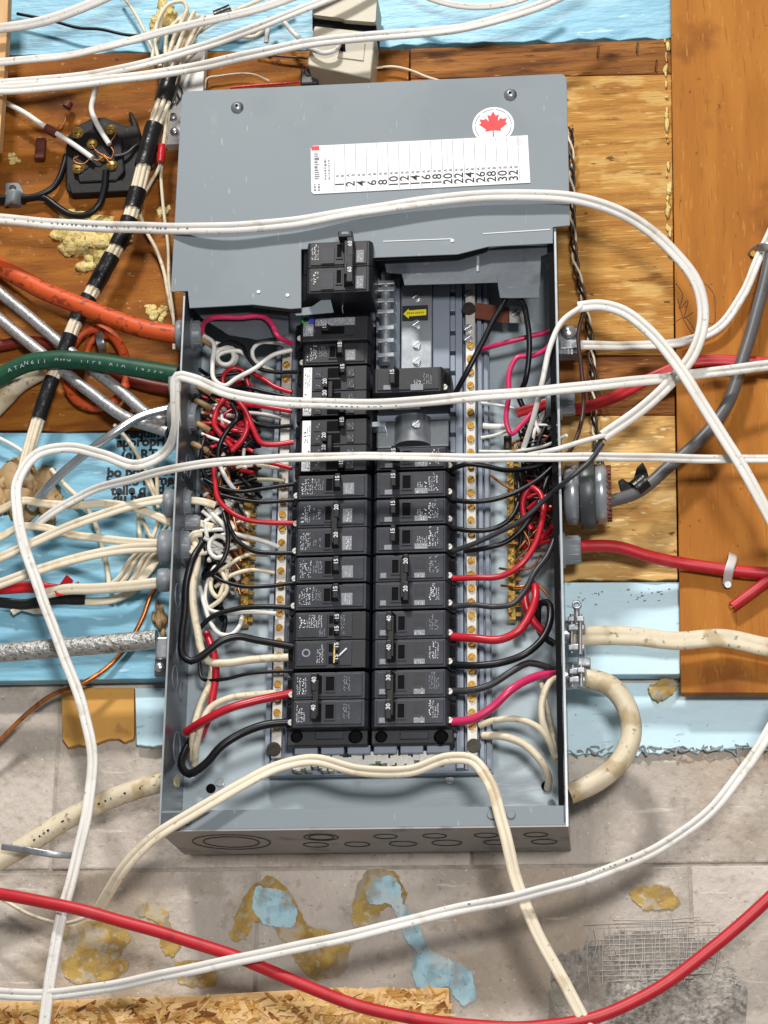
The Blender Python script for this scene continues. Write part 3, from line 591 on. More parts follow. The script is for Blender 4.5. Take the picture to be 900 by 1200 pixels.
def bar(name, xm, y0, y1, h, wpx, mt, n_screws, ys, smesh, parent, dx=0.0):
    a = P(xm(y0), y0, h); b = P(xm(y1), y1, h); s_ = S(xm(600), 600, h); w = wpx * s_ / 2
    x = (a[0] + b[0]) / 2
    o = MB().box(x - w, x + w, -h / 1000, -h / 1000 + 0.008, b[2], a[2]).build(name, mt, parent, 0.0006)
    for y in ys:
        c = P(xm(y), y, h); inst(smesh.name, smesh, (x + dx, -h / 1000 - 0.0002, c[2]), o)
    return o
rb = bar('neutral_bar', lambda y: 549 + (y - 350) * 0.0125, 328, 888, 40, 11.5, 'bar_alu', 0, [405 + k * 15.6 + k * k * 0.012 for k in range(29)], SC_BRASS, box)
for y in (345, 385, 397): inst('screw', SC_STEEL, P(549, y, 40.3), rb)
for y in (362, 874): inst('bar_bolt', SC_BIG, P(549.5 + (y - 362) * 0.0115, y, 41), rb)
lb = bar('neutral_bar', lambda y: 338 - (y - 410) * 0.034, 410, 888, 36, 11.5, 'bar_alu', 0, [428, 445, 570, 588] + [603 + k * 16.6 for k in range(16)], SC_BRASS, box)
inst('bar_bolt', SC_BIG, P(321, 878, 37.5), lb)
def ground_bar(xm, y0, y1, label):
    s_ = S(600, 600, 22); a = P(xm(y0), y0, 24); b = P(xm(y1), y1, 24); x = (a[0] + b[0]) / 2
    o = MB().box(x - 0.0036, x + 0.0036, -0.024, -0.012, b[2], a[2]).build('ground_bar', 'brass_dark', box, 0.0006)
    z = b[2] + 0.006; k = 0
    while z < a[2] - 0.004:
        inst('terminal_screw', SC_SMALL, (x - 0.0005, -0.0242, z), o)
        MB().box(x + 0.0037, x + 0.0085, -0.0215, -0.017, z - 0.0018, z + 0.0018).build('lug', 'brass', o)
        z += 0.0088; k += 1
    return o
ground_bar(lambda y: 291 - (y - 545) * 0.028, 545, 732, '')
ground_bar(lambda y: 597 + (y - 520) * 0.018, 516, 726, '')
MB().cyl(P(595, 512, 30), P(595, 527, 30), 0.004, None, 10).build('bar_post', 'screw_dark', box)
# copper strap
st = sheet('bonding_strap', [(553, 354), (596, 360), (596, 379), (555, 372)], 38, 1.5, 'copper_strap', box)
sh_ = sheet('strap_end', [(597, 358), (614, 360), (614, 378), (597, 378)], 37, 1.5, 'bar_alu', st)
inst('screw', SC_STEEL, P(605, 368, 37.5), st)
# upper bus plates
up = wbox(470, 506, 333, 432, 20, 44); o = up.build('bus_plate', 'bus_alu', box, 0.001)
for y in (348, 380, 404, 423): inst('screw', SC_STEEL, P(488, y, 44.5), o)
wbox(507, 527, 333, 432, 20, 38).build('bus_plate', 'rail_paint', box, 0.001)
wbox(441, 469, 325, 432, 16, 34).build('bus_plate', 'rail_paint', box, 0.001)
for y in (328, 336, 349, 362, 381, 396, 413):
    wbox(442, 462, y, y + 5, 34.1, 58).build('bus_finger', 'bus_alu', box, 0.0008)
MB().cyl(P(452, 320, 50), P(452, 426, 50), 0.005, None, 12).build('bus_post', 'bus_alu', box)
lab = wbox(471.5, 501.5, 358, 375.5, 44, 45.2).build('arrow_label', 'ink_black', box)
c = P(486.5, 366.8, 45.5); s_ = S(486, 366, 45)
ar = MB().prism([c + s_ * np.array([a, 0, b]) for a, b in ((-14, -0.5), (-7.5, 6), (-7.5, 3.6), (13, 4.4), (13, -3.2), (-7.5, -4), (-7.5, -7))], (0, 0.0003, 0)).build('arrow', 'ink_yellow', lab, 0, True)
mb = MB(); r_ = random.Random(4)
for k in range(9):
    cc = c + s_ * np.array([-9.5 + k * 2.2 + (1 if k > 3 else 0), -0.35, 0.1 + r_.uniform(-0.3, 0.3)])
    mb.box(cc[0], cc[0] + s_ * 1.3, cc[1], cc[1] + 0.0001, cc[2] - s_ * 1.1, cc[2] + s_ * 1.1)
mb.build('arrow_print', 'brass_dark', lab)
o = wbox(441, 526, 492, 524, 14, 36).build('bus_plate', 'bus_alu', box, 0.002)
MB().cyl(P(484, 492, 34), P(484, 524, 34), 0.018, None, 24).build('bus_hump', 'bus_alu', box)
inst('screw', SC_STEEL, P(488, 497, 55), o)
wbox(435, 452, 494, 500, 36.1, 52).build('bus_finger', 'bus_alu', box, 0.0008)
# black insulating core behind breakers
zt = float(P(435, 436, 30)[2]); zb = float(P(435, 872, 40)[2])
MB().box(XL0 + 0.004, XL1 + 0.0005, -0.027, -0.0221, zb, zt + 0.05).build('insulator', 'dark_recess', box)
MB().box(XL1 + 0.001, XR1 - 0.004, -0.0268, -0.0221, zb, float(P(480, 524, 27)[2])).build('insulator', 'dark_recess', box)
for (x0, x1) in ((336, 431), (435, 531)):
    o = wbox(x0, x1, 853, 874 - (x0 > 400) * 2, 28, 50).build('end_cap', 'black_plastic_b', box, 0.0012)
    MB().cyl(P(x0 + 12, 864, 50.2), P(x0 + 12, 864, 52), 0.006, 0.004, 12).build('end_boss', 'dark_recess', o)
    MB().cyl(P(x1 - 14, 864, 50.2), P(x1 - 14, 864, 52), 0.007, 0.005, 12).build('end_boss', 'dark_recess', o)
    wbox((x0 * 0.65 + x1 * 0.35), (x0 * 0.3 + x1 * 0.7), 857, 866, 50.2, 52).build('end_panel', 'black_plastic', o, 0.0005)
# barrier sheets under the cover
bs = sheet('barrier_sheet', [(222, 356), (296, 352), (338, 357), (338, 392), (302, 398), (268, 392), (236, 372)], 70, 1.2, 'dark_sheet', box)
sheet('barrier_tongue', [(340, 363), (366, 359), (386, 345), (391, 366), (348, 370)], 92, 1.0, 'cover_paint', box)
sheet('barrier_sheet', [(450, 303), (538, 299), (572, 290), (647, 286), (647, 296), (634, 300), (632, 349), (586, 349), (583, 331), (474, 334), (471, 321), (453, 319)], 84, 1.2, 'dark_sheet', box)
MB().sweep(spline(path3([(452, 303.5), (538, 299.5), (572, 290.5), (646, 286.5)], 84.6)), .0013, 'thin').build('barrier_edge_highlight', 'label_white', box)  # white strip paints a highlight along the folded top edge
sheet('barrier_fold', [(474, 327), (583, 323), (583, 331), (474, 334)], 85.5, 1.0, 'dark_sheet', box)
sheet('barrier_fold', [(586, 336), (632, 334), (632, 349), (586, 349)], 85.5, 1.0, 'dark_sheet', box)
MB().sweep(spline(path3([(560, 300), (560, 318)], 84.6)), .003, 'strip').build('barrier_seam', 'edge_metal', box)

# ================================================================== cover
cov = thing('panel_cover', 'plain grey steel upper cover plate with circuit directory and red leaf sticker', 'panel cover', P(436, 300, 96))
outline = rounded([(213, 107), (664, 86)], 0.01)[:0]
tl = rounded([(200, 340), (213, 107), (664, 86), (668, 264)], 9)[6:18]
low = [(668, 264), (648, 266), (648, 285), (572, 289), (536, 298), (437, 302), (437, 290), (353, 292), (353, 361), (340, 362), (296, 357), (222, 361), (220, 341), (200, 342)]
pl = sheet('cover_plate', tl + low, 96, 1.6, 'cover_paint', cov, 0.0005)
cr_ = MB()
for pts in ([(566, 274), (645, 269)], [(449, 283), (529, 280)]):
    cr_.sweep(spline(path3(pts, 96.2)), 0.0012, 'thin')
cr_.build('crease_highlight', 'label_white', pl)  # white lines paint the bright glint on the bends of the plate
sheet('lower_edge_strip', [(437, 302.5), (536, 298.5), (572, 289.5), (572, 291.5), (537, 301.5), (437, 306)], 94, 2, 'dark_recess', pl)  # near-black strip below the cover's lower edge
sheet('lower_edge_strip', [(296, 357), (340, 363), (353, 362), (353, 365), (340, 366), (296, 360)], 97, 1.5, 'dark_recess', pl)  # black slot drawn as a strip in front of the plate
SC_COV = MB().lathe((0, 0, 0), (0, -1, 0), [(0, .0064), (.0008, .0064), (.0012, .0055), (.0028, .0046), (.0038, .0028), (.0041, 0)], 20).mesh('cover_screw', 'zinc')
for (x, y) in ((278, 126), (598, 111)):
    c = P(x, y, 96.2); inst('cover_screw', SC_COV, c, cov)
    MB().box(c[0] - 0.0013, c[0] + 0.0013, c[1] - 0.0046, c[1] - 0.0041, c[2] - 0.0013, c[2] + 0.0013).build('drive_socket', 'dark_recess', cov)
for (x, y, h_) in ((530, 282, 96.4), (303, 342, 96.4), (337, 346, 96.4)):
    c = P(x, y, h_); MB().cyl(c, c + np.array([0, -0.0006, 0]), 0.0018, None, 8).build('weld_nib', 'label_white', pl)
# leaf sticker
sk = MB(); c = P(578, 147, 96.35); s_ = S(578, 147, 96)
def disc(c, r, n=40): return [c + r * np.array([math.cos(6.28319 * i / n), 0, math.sin(6.28319 * i / n)]) for i in range(n)]
stk = MB().add(disc(c, 24.5 * s_), [tuple(range(39, -1, -1))]).build('leaf_sticker', 'label_white', cov)
rg = MB(); n = 48; c1 = c + np.array([0, -0.0002, 0])
A = disc(c1, 21.6 * s_, n); B = disc(c1, 20.8 * s_, n)
for i in range(n):
    if i % 6 != 5: rg.add([A[i], A[(i + 1) % n], B[(i + 1) % n], B[i]], [(0, 1, 2, 3)])
rg.build('sticker_ring', 'ink_grey', stk)
hl = [(0, 1), (.17, .68), (.36, .78), (.27, .30), (.50, .54), (.56, .42), (.85, .48), (.75, .18), (.88, .10), (.45, -.26), (.50, -.42), (.035, -.35), (.04, -.85)]
lf = hl + [(-a, b) for a, b in hl[::-1] if a > 0]
c2 = c + np.array([0.0, -0.0004, 0.0])
MB().prism([c2 + 18.5 * s_ * np.array([a * 1.02, 0, b]) for a, b in lf], (0, 0.0001, 0)).build('red_leaf', 'ink_red', stk, 0, True)
# directory
q = [P(364, 171, 96.9), P(618.5, 158.5, 96.9), P(621.5, 214, 96.9), P(365, 227.5, 96.9)]
def dl(u, v, lift=0.0):    # u across 0..1, v up 0..1
    a = q[3] * (1 - u) + q[2] * u; b = q[0] * (1 - u) + q[1] * u
    return a * (1 - v) + b * v + np.array([0, -lift, 0])
dr = MB().prism([dl(a, b) for a, b in ((0, .05), (0, .95), (.01, 1), (1, 1), (1, 0), (.01, 0))], (0, 0.0004, 0)).build('directory_label', 'label_white', cov, 0, True)
ln = MB(); lg = MB(); tx = MB(); gx = MB(); wd = np.linalg.norm(dl(1, 0) - dl(0, 0)); hg = np.linalg.norm(dl(0, 1) - dl(0, 0))
def strip(mb, u0, v0, u1, v1): mb.add([dl(u0, v0, .0001), dl(u1, v0, .0001), dl(u1, v1, .0001), dl(u0, v1, .0001)], [(0, 1, 2, 3)])
u0, du = 0.108, 0.0497
for k in range(18):
    u = u0 + k * du; strip(ln, u - .0011, .02, u + .0011, .99)
    if k < 17: strip(lg, u + du * .5 - .0022, .38, u + du * .5 + .0022, .97)
nums = ['1', '2'] + [str(k) for k in range(4, 33, 2)]
eU = dl(1, .5) - dl(0, .5); eU /= np.linalg.norm(eU); eV = np.array([eU[2] * 0 - 0.02, 0, 1.0])
for k, s in enumerate(nums):
    uu = u0 + (k + .5) * du
    tx.text(s, dl(uu, .17, .0001), eV, -eU, 0.0125, 0.012)
    gx.text('A', dl(uu - du * .22, .345, .0001), eV, -eU, 0.0046, 0.01); gx.text('B', dl(uu + du * .24, .345, .0001), eV, -eU, 0.0046, 0.01)
ln.build('ruled_line', 'ink_grey', dr); lg.build('ruled_line_light', 'ink_lilac', dr); tx.build('circuit_numbers', 'ink_black', dr); gx.build('pole_letters', 'ink_black', dr)
hd = MB(); r_ = random.Random(12)
for u, v0, v1, w_ in ((.012, .06, .2, .012), (.03, .06, .2, .012), (.016, .3, .86, .024), (.062, .28, .72, .011), (.08, .28, .7, .008)):
    v = v0
    while v < v1:
        e = v + r_.uniform(.02, .06); strip(hd, u, v, u + w_ * r_.uniform(.6, 1), min(e, v1)); v = e + .018
hd.build('heading_print', 'ink_grey', dr)
rd = MB(); strip(rd, .003, .9, .04, .99); rd.build('red_mark', 'ink_red', dr)
mt_ = MB(); strip(mt_, .955, .8, .962, .95); strip(mt_, .967, .8, .974, .93); mt_.build('edge_print', 'ink_lilac', dr)
# ================================================================== breakers
EX = np.array([1.0, 0, 0]); EZ = np.array([0, 0, 1.0])
class Brk:
    def __init__(s, side, y0, y1, poles, label, hf=65.0, hb=27.5, x=None, group='black breakers clipped into the panel', mt='black_plastic'):
        s.side = side; hf = hf + rnd.uniform(-1.2, 1.2); s.hf = hf
        xc = 384 if side == 'L' else 484
        k = 68.0 / 68.0
        s.x0, s.x1 = (XL0, XL1) if side == 'L' else (XR0, XR1)
        if x: s.x0 = float(P(x[0], (y0 + y1) / 2, hf)[0]); s.x1 = float(P(x[1], (y0 + y1) / 2, hf)[0])
        s.z1 = float(P(xc, y0, hf)[2]) - 0.0003; s.z0 = float(P(xc, y1, hf)[2]) + 0.0003
        s.w = s.x1 - s.x0; s.n = poles; s.ph = (s.z1 - s.z0) / poles
        s.root = thing('circuit_breaker', label, 'breaker', ((s.x0 + s.x1) / 2, -hb / 1000, s.z0), group)
        f = hf
        pr = [(0, hb), (0, f - 16), (.055, f - 14), (.095, f - 1), (.12, f), (.96, f), (1, f - 5), (1, hb)]
        if side == 'R': pr = [(1 - a, b) for a, b in pr]
        mb = MB()
        for i in range(poles):
            za = s.z0 + i * s.ph + 0.0003; zb = s.z0 + (i + 1) * s.ph - 0.0003
            mb.prism([(s.x0 + a * s.w, -b / 1000, za) for a, b in pr], (0, 0, zb - za))
        s.body = mb.build('body', mt, s.root, 0.0007, True)
        s.mt = mt
    def X(s, u): return s.x0 + (u if s.side == 'L' else 1 - u) * s.w
    def Z(s, i, v): return s.z1 - (i + 1 - v) * s.ph      # pole i from the top, v 0 bottom .. 1 top
    def bx(s, name, u0, u1, i, v0, v1, ha, hb, mt, parent=None, bevel=0.0, j=None):
        a, b = sorted((s.X(u0), s.X(u1))); j = i if j is None else j
        za, zb = s.Z(j, v0), s.Z(i, v1)
        return MB().box(a, b, -(s.hf + hb) / 1000, -(s.hf + ha) / 1000, za, zb).build(name, mt, parent or s.root, bevel)
    def prints(s, name, u0, u1, i, v0, v1, lift, mt, seed, vert=True, dens=0.75, parent=None, cell=0.0021):
        r = random.Random(seed); a, b = sorted((s.X(u0), s.X(u1))); za, zb = s.Z(i, v0), s.Z(i, v1); mb = MB(); y = -(s.hf + lift) / 1000
        x = a; big = r.random() < 0.35
        while x < b - 0.0004:
            wv = (0.0025 if big else 0.0015) * r.uniform(.9, 1.1); big = r.random() < 0.18
            z = za; end = za + (zb - za) * r.choice((1, 1, .8, .6))
            while z < end:
                l = wv * r.uniform(.35, .75)
                if r.random() < dens + .18:
                    xx = min(x + wv, b); m1 = x + (xx - x) * r.choice((0, 0, .3)); m2 = x + (xx - x) * r.choice((1, 1, .7))
                    if r.random() < .5: mb.add([(m1, y, z), (m2, y, z), (m2, y, z + l * .6), (m1, y, z + l * .6)], [(0, 1, 2, 3)])
                    q0 = x + (xx - x) * r.choice((0, .3, .58)); mb.add([(q0, y, z), (min(q0 + wv * .42, xx), y, z), (min(q0 + wv * .42, xx), y, z + l), (q0, y, z + l)], [(0, 1, 2, 3)])
                z += l + wv * (.3 if r.random() > .18 else .9)
            x += wv + 0.0007
        if not mb.v: return None
        return mb.build(name, mt, parent or s.root)
    def plate(s, i, v0=.10, v1=.92): return s.bx('face_plate', .135, .93, i, v0, v1, 0.05, 1.1, s.mt, None, 0.0004)
    def window(s, u0, u1, i, v0, v1, lift=1.1):
        o = s.bx('toggle_slot', u0, u1, i, v0, v1, lift + .02, lift + .15, 'dark_recess')
        e = .016; g = .06
        for (a, b, c, d) in ((u0 - e, u0, v0, v1), (u1, u1 + e, v0, v1)): s.bx('slot_rim', a, b, i, c, d, lift + .02, lift + 1.0, s.mt, o)
        for (c, d) in ((v0 - g, v0), (v1, v1 + g)): s.bx('slot_rim', u0 - e, u1 + e, i, c, d, lift + .02, lift + 1.0, s.mt, o)
        return o
    def toggle(s, u, i, v0, v1, lean=1, num='15', hgt=11, wdt=.09, nmt='print_white', lift=1.2, ub=None):
        c = s.X(u); za, zb = s.Z(i, v0), s.Z(i, v1); d = wdt * s.w; b = (s.hf + lift) / 1000; hg = hgt / 1000
        if s.side == 'R': lean = -lean
        pts = [(c - d * .6, -b, za), (c + d * .6, -b, za), (c + d * (.38 + .25 * lean), -b - hg, za), (c + d * (-.38 + .25 * lean), -b - hg, za)]
        o = MB().prism(pts, (0, 0, zb - za)).build('toggle', 'handle_black', s.root, 0.0007, True)
        if num:
            mb = MB(); mb.text(num, (c + d * .25 * lean, -b - hg - 0.00015, (za + zb) / 2 + (zb - za) * .12), EZ, -EX, 0.0056, 0.02); mb.build('rating_number', nmt, o)
        return o
    def terminal(s, i, screw=True):
        a, b = sorted((s.X(.015), s.X(.085))); 
        MB().box(a, b, -(s.hf - 12.5) / 1000, -(s.hf - 14.5) / 1000, s.Z(i, .5), s.Z(i, .86)).build('wire_port', 'dark_recess', s.root)
        if screw: inst('terminal_screw', SC_BRK, (s.X(.075), -(s.hf - 8) / 1000, s.Z(i, .27)), s.root)
def single_left(y0, y1, label, seed, num='15', ox=0, **k):
    b = Brk('L', y0, y1, 1, label, **k); b.plate(0)
    b.prints('printed_marking', .15, .29, 0, .2, .84, 1.15, 'print_white', seed, dens=.6); b.prints('printed_marking', .31, .42, 0, .36, .82, 1.15, 'print_grey', seed + 1, dens=.8)
    b.window(.455, .535, 0, .3, .8); b.toggle(.59, 0, .3, .86, 1, num); b.terminal(0)
    l = b.bx('rating_label', .665, .80, 0, .16, .62, 1.12, 1.3, 'label_grey'); b.prints('label_print', .70, .78, 0, .2, .56, 1.34, 'print_white', seed + 2, dens=.5)
    return b
def double_left(y0, y1, label, seed, num='20', side_on=False, **k):
    b = Brk('L', y0, y1, 2, label, **k)
    for i in (0, 1):
        b.plate(i); b.terminal(i)
        b.prints('printed_marking', .15, .27, i, .2, .8, 1.15, 'print_white', seed + i, dens=.65)
        if side_on:
            b.window(.50, .60, i, .3, .8); b.toggle(.40, i, .2, .84, -1, num, wdt=.09)
            b.prints('printed_marking', .71, .79, i, .3, .8, 1.15, 'print_grey', seed + 5, dens=.6)
        else:
            b.prints('printed_marking', .30, .40, i, .3, .7, 1.15, 'print_grey', seed + 4 + i, dens=.5)
            b.window(.45, .52, i, .25, .75); b.toggle(.585, i, .22, .8, 1, num, wdt=.08)
            b.bx('rating_label', .665, .78, i, .16, .66, 1.12, 1.3, 'label_grey'); b.prints('label_print', .71, .78, i, .2, .6, 1.34, 'print_white', seed + 9, dens=.35)
    u = .40 if side_on else .585
    MB().box(*sorted((b.X(u - .04), b.X(u + .03))), -(b.hf + 11.5) / 1000, -(b.hf + 4) / 1000, b.Z(1, .3), b.Z(0, .6)).build('handle_tie', 'handle_black', b.root, 0.0006)
    return b
def single_right(y0, y1, label, seed, num='15', **k):
    b = Brk('R', y0, y1, 1, label, **k); b.plate(0)
    b.prints('printed_marking', .19, .32, 0, .22, .9, 1.15, 'print_white', seed, dens=.62)
    b.prints('printed_marking', .34, .46, 0, .36, .58, 1.15, 'print_white', 77, dens=.8)
    b.bx('rating_label', .33, .49, 0, .12, .33, 1.12, 1.35, 'label_grey'); b.prints('label_print', .34, .48, 0, .15, .3, 1.4, 'print_white', seed + 3, dens=.5)
    b.window(.54, .64, 0, .32, .82); b.toggle(.72, 0, .3, .9, 1, num, wdt=.08); b.terminal(0)
    b.bx('rating_label', .77, .86, 0, .12, .30, 1.12, 1.35, 'label_grey')
    return b
def double_right(y0, y1, label, seed, num='30', on=1, **k):
    b = Brk('R', y0, y1, 2, label, **k)
    ut = .60 if on > 0 else .755; uw = .715 if on > 0 else .635
    for i in (0, 1):
        b.plate(i); b.terminal(i)
        b.prints('printed_marking', .19, .31, i, .3, .88, 1.15, 'print_white' if i else 'print_grey', seed + i, dens=.7)
        b.bx('dark_square', .36, .49, i, .45, .86, 1.12, 1.25, 'black_plastic_b')
        b.bx('rating_label', .36, .49, i, .12, .3, 1.12, 1.35, 'label_grey'); b.prints('label_print', .38, .48, i, .14, .28, 1.4, 'print_white', seed + 4, dens=.45)
        b.window(uw - .035, uw + .045, i, .3, .78); b.toggle(ut, i, .18, .86, -on, num, wdt=.085)
        b.bx('rating_label', .83, .90, i, .14, .32, 1.12, 1.35, 'label_grey')
    MB().box(*sorted((b.X(ut - .035), b.X(ut + .04))), -(b.hf + 11.6) / 1000, -(b.hf + 4) / 1000, b.Z(1, .3), b.Z(0, .7)).build('handle_tie', 'handle_black', b.root, 0.0006)
    return b
# main breaker through the cover
b = Brk('L', 283, 344, 2, 'large double breaker with joined handle sticking out through the grey cover', hf=107, hb=60, x=(352.5, 436), mt='black_plastic_b', group=None)
for i in (0, 1):
    b.plate(i, .08, .94); b.prints('printed_marking', .05 + .1, .26, i, .3 if i == 0 else .35, .85, 1.15, 'print_white', 40 + i, dens=.7 if i == 0 else .4)
    b.bx('rating_label', .29, .47, i, .12, .74, 1.12, 2.2, 'black_plastic'); b.window(.51, .575, i, .34, .84)
    b.toggle(.68, i, .2, .95, 1, '60', wdt=.12, hgt=11); b.bx('rating_label', .775, .885, i, .12, .6, 1.12, 1.5, 'label_grey'); b.prints('label_print', .8, .87, i, .18, .5, 1.55, 'print_white', 44, dens=.35)
MB().box(b.X(.63), b.X(.75), -(b.hf + 12) / 1000, -(b.hf + 5) / 1000, b.Z(1, .5), b.Z(0, .8)).build('handle_tie', 'handle_black', b.root, 0.0006)
t = MB().box(b.X(.54), b.X(.74), -(b.hf + 13) / 1000, -(b.hf + 1) / 1000, b.Z(0, .92), b.Z(0, 1.16)).build('handle_head', 'black_plastic_b', b.root, 0.001)
MB().box(b.X(.59), b.X(.69), -(b.hf + 13.2) / 1000, -(b.hf + 13.02) / 1000, b.Z(0, 1.02), b.Z(0, 1.12)).build('handle_mark', 'label_grey', t)
MB().sweep(spline(path3([(406, 350), (401, 360), (402, 367)], 78)), 0.0016, 'thin').build('hold_down_clip', 'steel', b.root)
# arc fault breaker
b = Brk('L', 371, 400, 1, 'single breaker with blue test button and pale printed strips below the large breaker', x=(344, 434), mt='black_plastic_b', hf=74)
b.bx('label_strip', .28, .80, 0, .62, .94, .1, .5, 'label_grey'); b.prints('label_print', .3, .79, 0, .66, .9, .55, 'print_white', 51, dens=.5)
b.bx('label_strip', .07 + .06, .26, 0, .22, .75, .1, .4, 'label_grey'); b.prints('label_print', .13, .25, 0, .25, .7, .45, 'print_white', 52, dens=.5)
b.bx('test_button', .20, .27, 0, .72, .98, .5, 3.0, 'ink_blue', None, 0.0006); b.terminal(0)
MB().lathe((b.X(.16), -(b.hf + .3) / 1000, b.Z(0, .92)), (0, -1, 0), [(0, .0052), (.0005, .005), (.0005, .003), (0, .0028)], 20).build('green_mark', 'ink_green', b.root)
b.bx('toggle_slot', .37, .66, 0, .28, .58, .1, .3, 'dark_recess'); b.toggle(.44, 0, .34, .62, -1, '15', hgt=6, wdt=.1, lift=.3)
b.bx('rating_label', .68, .79, 0, .2, .52, .1, 1.2, 'black_plastic')
single_left(401, 428, 'single breaker between the blue-button breaker and the first white-labelled breaker', 60, x=(347, 434), mt='black_plastic_b')
def quad_left(y0, y1, label, seed):
    b = Brk('L', y0, y1, 2, label, x=(345 - (y0 - 428) * .03, 433), mt='black_plastic_b')
    za = b.Z(1, .02); zb = b.Z(0, .96)
    lbx = MB().box(b.X(.06 + .06), b.X(.235), -(b.hf + 1.4) / 1000, -(b.hf + .1) / 1000, za, zb).build('rating_sticker', 'label_white', b.root, 0.001)
    for i in (0, 1): b.prints('sticker_print', .14, .225, i, .1, .9, 1.55, 'ink_grey', seed + i, dens=.6, parent=lbx)
    for i in (0, 1):
        for (v0, v1) in ((.54, .92), (.08, .46)):
            b.bx('rating_label', .27, .36, i, v0, v1, .1, .7, 'black_plastic'); b.prints('label_print', .29, .35, i, v0 + .08, v1 - .08, .75, 'print_grey', seed + 5, dens=.4)
            b.bx('rating_label', .70, .80, i, v0, v1, .1, .9, 'black_plastic'); b.prints('label_print', .72, .79, i, v0 + .05, v1 - .08, .95, 'print_grey', seed + 6, dens=.5)
            b.bx('toggle_slot', .44, .62, i, v0, v1, .1, .35, 'dark_recess')
        b.terminal(i, False)
    b.toggle(.63, 0, .62, .98, 1, '15', hgt=7, wdt=.08, lift=.4); b.toggle(.63, 1, .02, .36, 1, '15', hgt=7, wdt=.08, lift=.4)
    b.toggle(.44, 0, .06, .42, -1, '20', hgt=7, wdt=.08, lift=.4); b.toggle(.44, 1, .58, .96, -1, '20', hgt=7, wdt=.08, lift=.4)
    MB().box(b.X(.46), b.X(.52), -(b.hf + 6) / 1000, -(b.hf + 2) / 1000, b.Z(1, .66), b.Z(0, .3)).build('handle_tie', 'handle_black', b.root, 0.0006)
quad_left(429, 488, 'breaker block with a white sticker, crossed by the higher white cable', 70)
quad_left(491, 553, 'breaker block with a white sticker, crossed by the lower white cable', 80)
single_left(556, 585, 'single breaker directly below the second white-stickered breaker block', 90)
double_left(586, 651, 'double breaker with joined handle beside the thin red wire', 100)
single_left(652, 683, 'single breaker directly below the double breaker with the thin red wire', 110)
single_left(684, 715, 'single breaker directly above the four-handle breaker block', 120)
b = Brk('L', 716.5, 784, 2, 'four-handle breaker block with pale slanted marks beside the cream wire', mt='black_plastic_b')
for i in (0, 1):
    b.bx('face_plate', .13, .50, i, .1, .92, .05, 1.0, 'black_plastic', None, 0.0004); b.terminal(i, False)
    b.bx('face_plate', .62, .80, i, .1, .92, .05, .9, 'black_plastic', None, 0.0004)
    for v in (.3, .72):
        b.bx('toggle_slot', .52, .57, i, v - .14, v + .14, .1, .3, 'dark_recess'); b.toggle(.61, i, v - .16, v + .14, 1, '15', hgt=6, wdt=.06, lift=.3)
b.prints('printed_marking', .16, .44, 0, .44, .86, 1.05, 'print_white', 131, dens=.8); b.prints('printed_marking', .40, .47, 0, .12, .4, 1.05, 'print_grey', 132)
b.prints('printed_marking', .38, .46, 1, .2, .85, 1.05, 'print_white', 133, dens=.6); b.prints('printed_marking', .66, .71, 0, .2, .86, .95, 'print_grey', 134)
MB().lathe((b.X(.25), -(b.hf + 1.05) / 1000, b.Z(1, .55)), (0, -1, 0), [(0, .004), (.0003, .0038), (.0003, .0028), (0, .0026)], 18).build('printed_emblem', 'print_grey', b.root)
c0 = np.array([b.X(.645), -(b.hf + 1.6) / 1000, b.Z(1, .42)]); c1 = np.array([b.X(.74), -(b.hf + 1.6) / 1000, b.Z(1, .68)])
MB().sweep([c0, (c0 + c1) / 2, c1], 0.0017, 'thin').build('pale_mark', 'label_white', b.root)
c0 = np.array([b.X(.60), -(b.hf + 7) / 1000, b.Z(1, .12)]); c1 = np.array([b.X(.602), -(b.hf + 7) / 1000, b.Z(1, .75)])
MB().sweep([c0, (c0 + c1) / 2, c1], 0.0016, 'thin').build('pale_mark', 'spray_foam', b.root)
double_left(787, 853, 'double breaker at the foot of its column, fed by thick red and black wires', 140, '40', True)
# right column
b = Brk('R', 430, 460, 1, 'lone black breaker with barcode underside below the yellow arrow label', x=(436, 527), hb=20, mt='black_plastic_b', hf=78)
b.plate(0); b.prints('printed_marking', .22, .34, 0, .3, .86, 1.15, 'print_grey', 150, dens=.7); b.prints('printed_marking', .36, .46, 0, .3, .55, 1.15, 'print_white', 151, dens=.7)
b.bx('rating_label', .34, .50, 0, .06, .3, 1.12, 1.4, 'label_grey'); b.toggle(.70, 0, .2, .9, 1, '15'); b.bx('rating_label', .76, .85, 0, .12, .3, 1.12, 1.4, 'label_grey'); b.terminal(0)
bc = P(475, 484, 52)
zb_ = b.z0 - 0.0004
mb = MB().box(bc[0] - 0.013, bc[0] + 0.013, -0.055, -0.038, zb_ - 0.0001, zb_ + 0.0002); lo_ = mb.build('barcode_label', 'label_white', b.root)
mb = MB(); r_ = random.Random(6)
for k in range(18):
    x = bc[0] - 0.011 + k * 0.00125; mb.box(x, x + r_.uniform(0.0003, 0.0009), -0.053, -0.042, zb_ - 0.0003, zb_ - 0.00015)
mb.build('barcode', 'ink_black', lo_)
single_right(524, 551, 'single breaker behind the lower white cable, below the bare bus', 160)
single_right(552, 583, 'single breaker below the one hidden by the lower white cable', 170)
single_right(584, 615, 'middle one of three alike single breakers above the double breakers', 180)
single_right(616, 648, 'single breaker directly above the double breaker with the pink wire', 190)
double_right(649, 714, 'double breaker fed by a pink wire and a thin black wire', 200, '20', 1)
double_right(715, 783, 'double breaker fed by a thick bright red wire and a thick black wire', 210, '40', -1)
double_right(784, 852, 'double breaker at the foot of its column, fed by the thick crimson wire', 220, '30', -1)
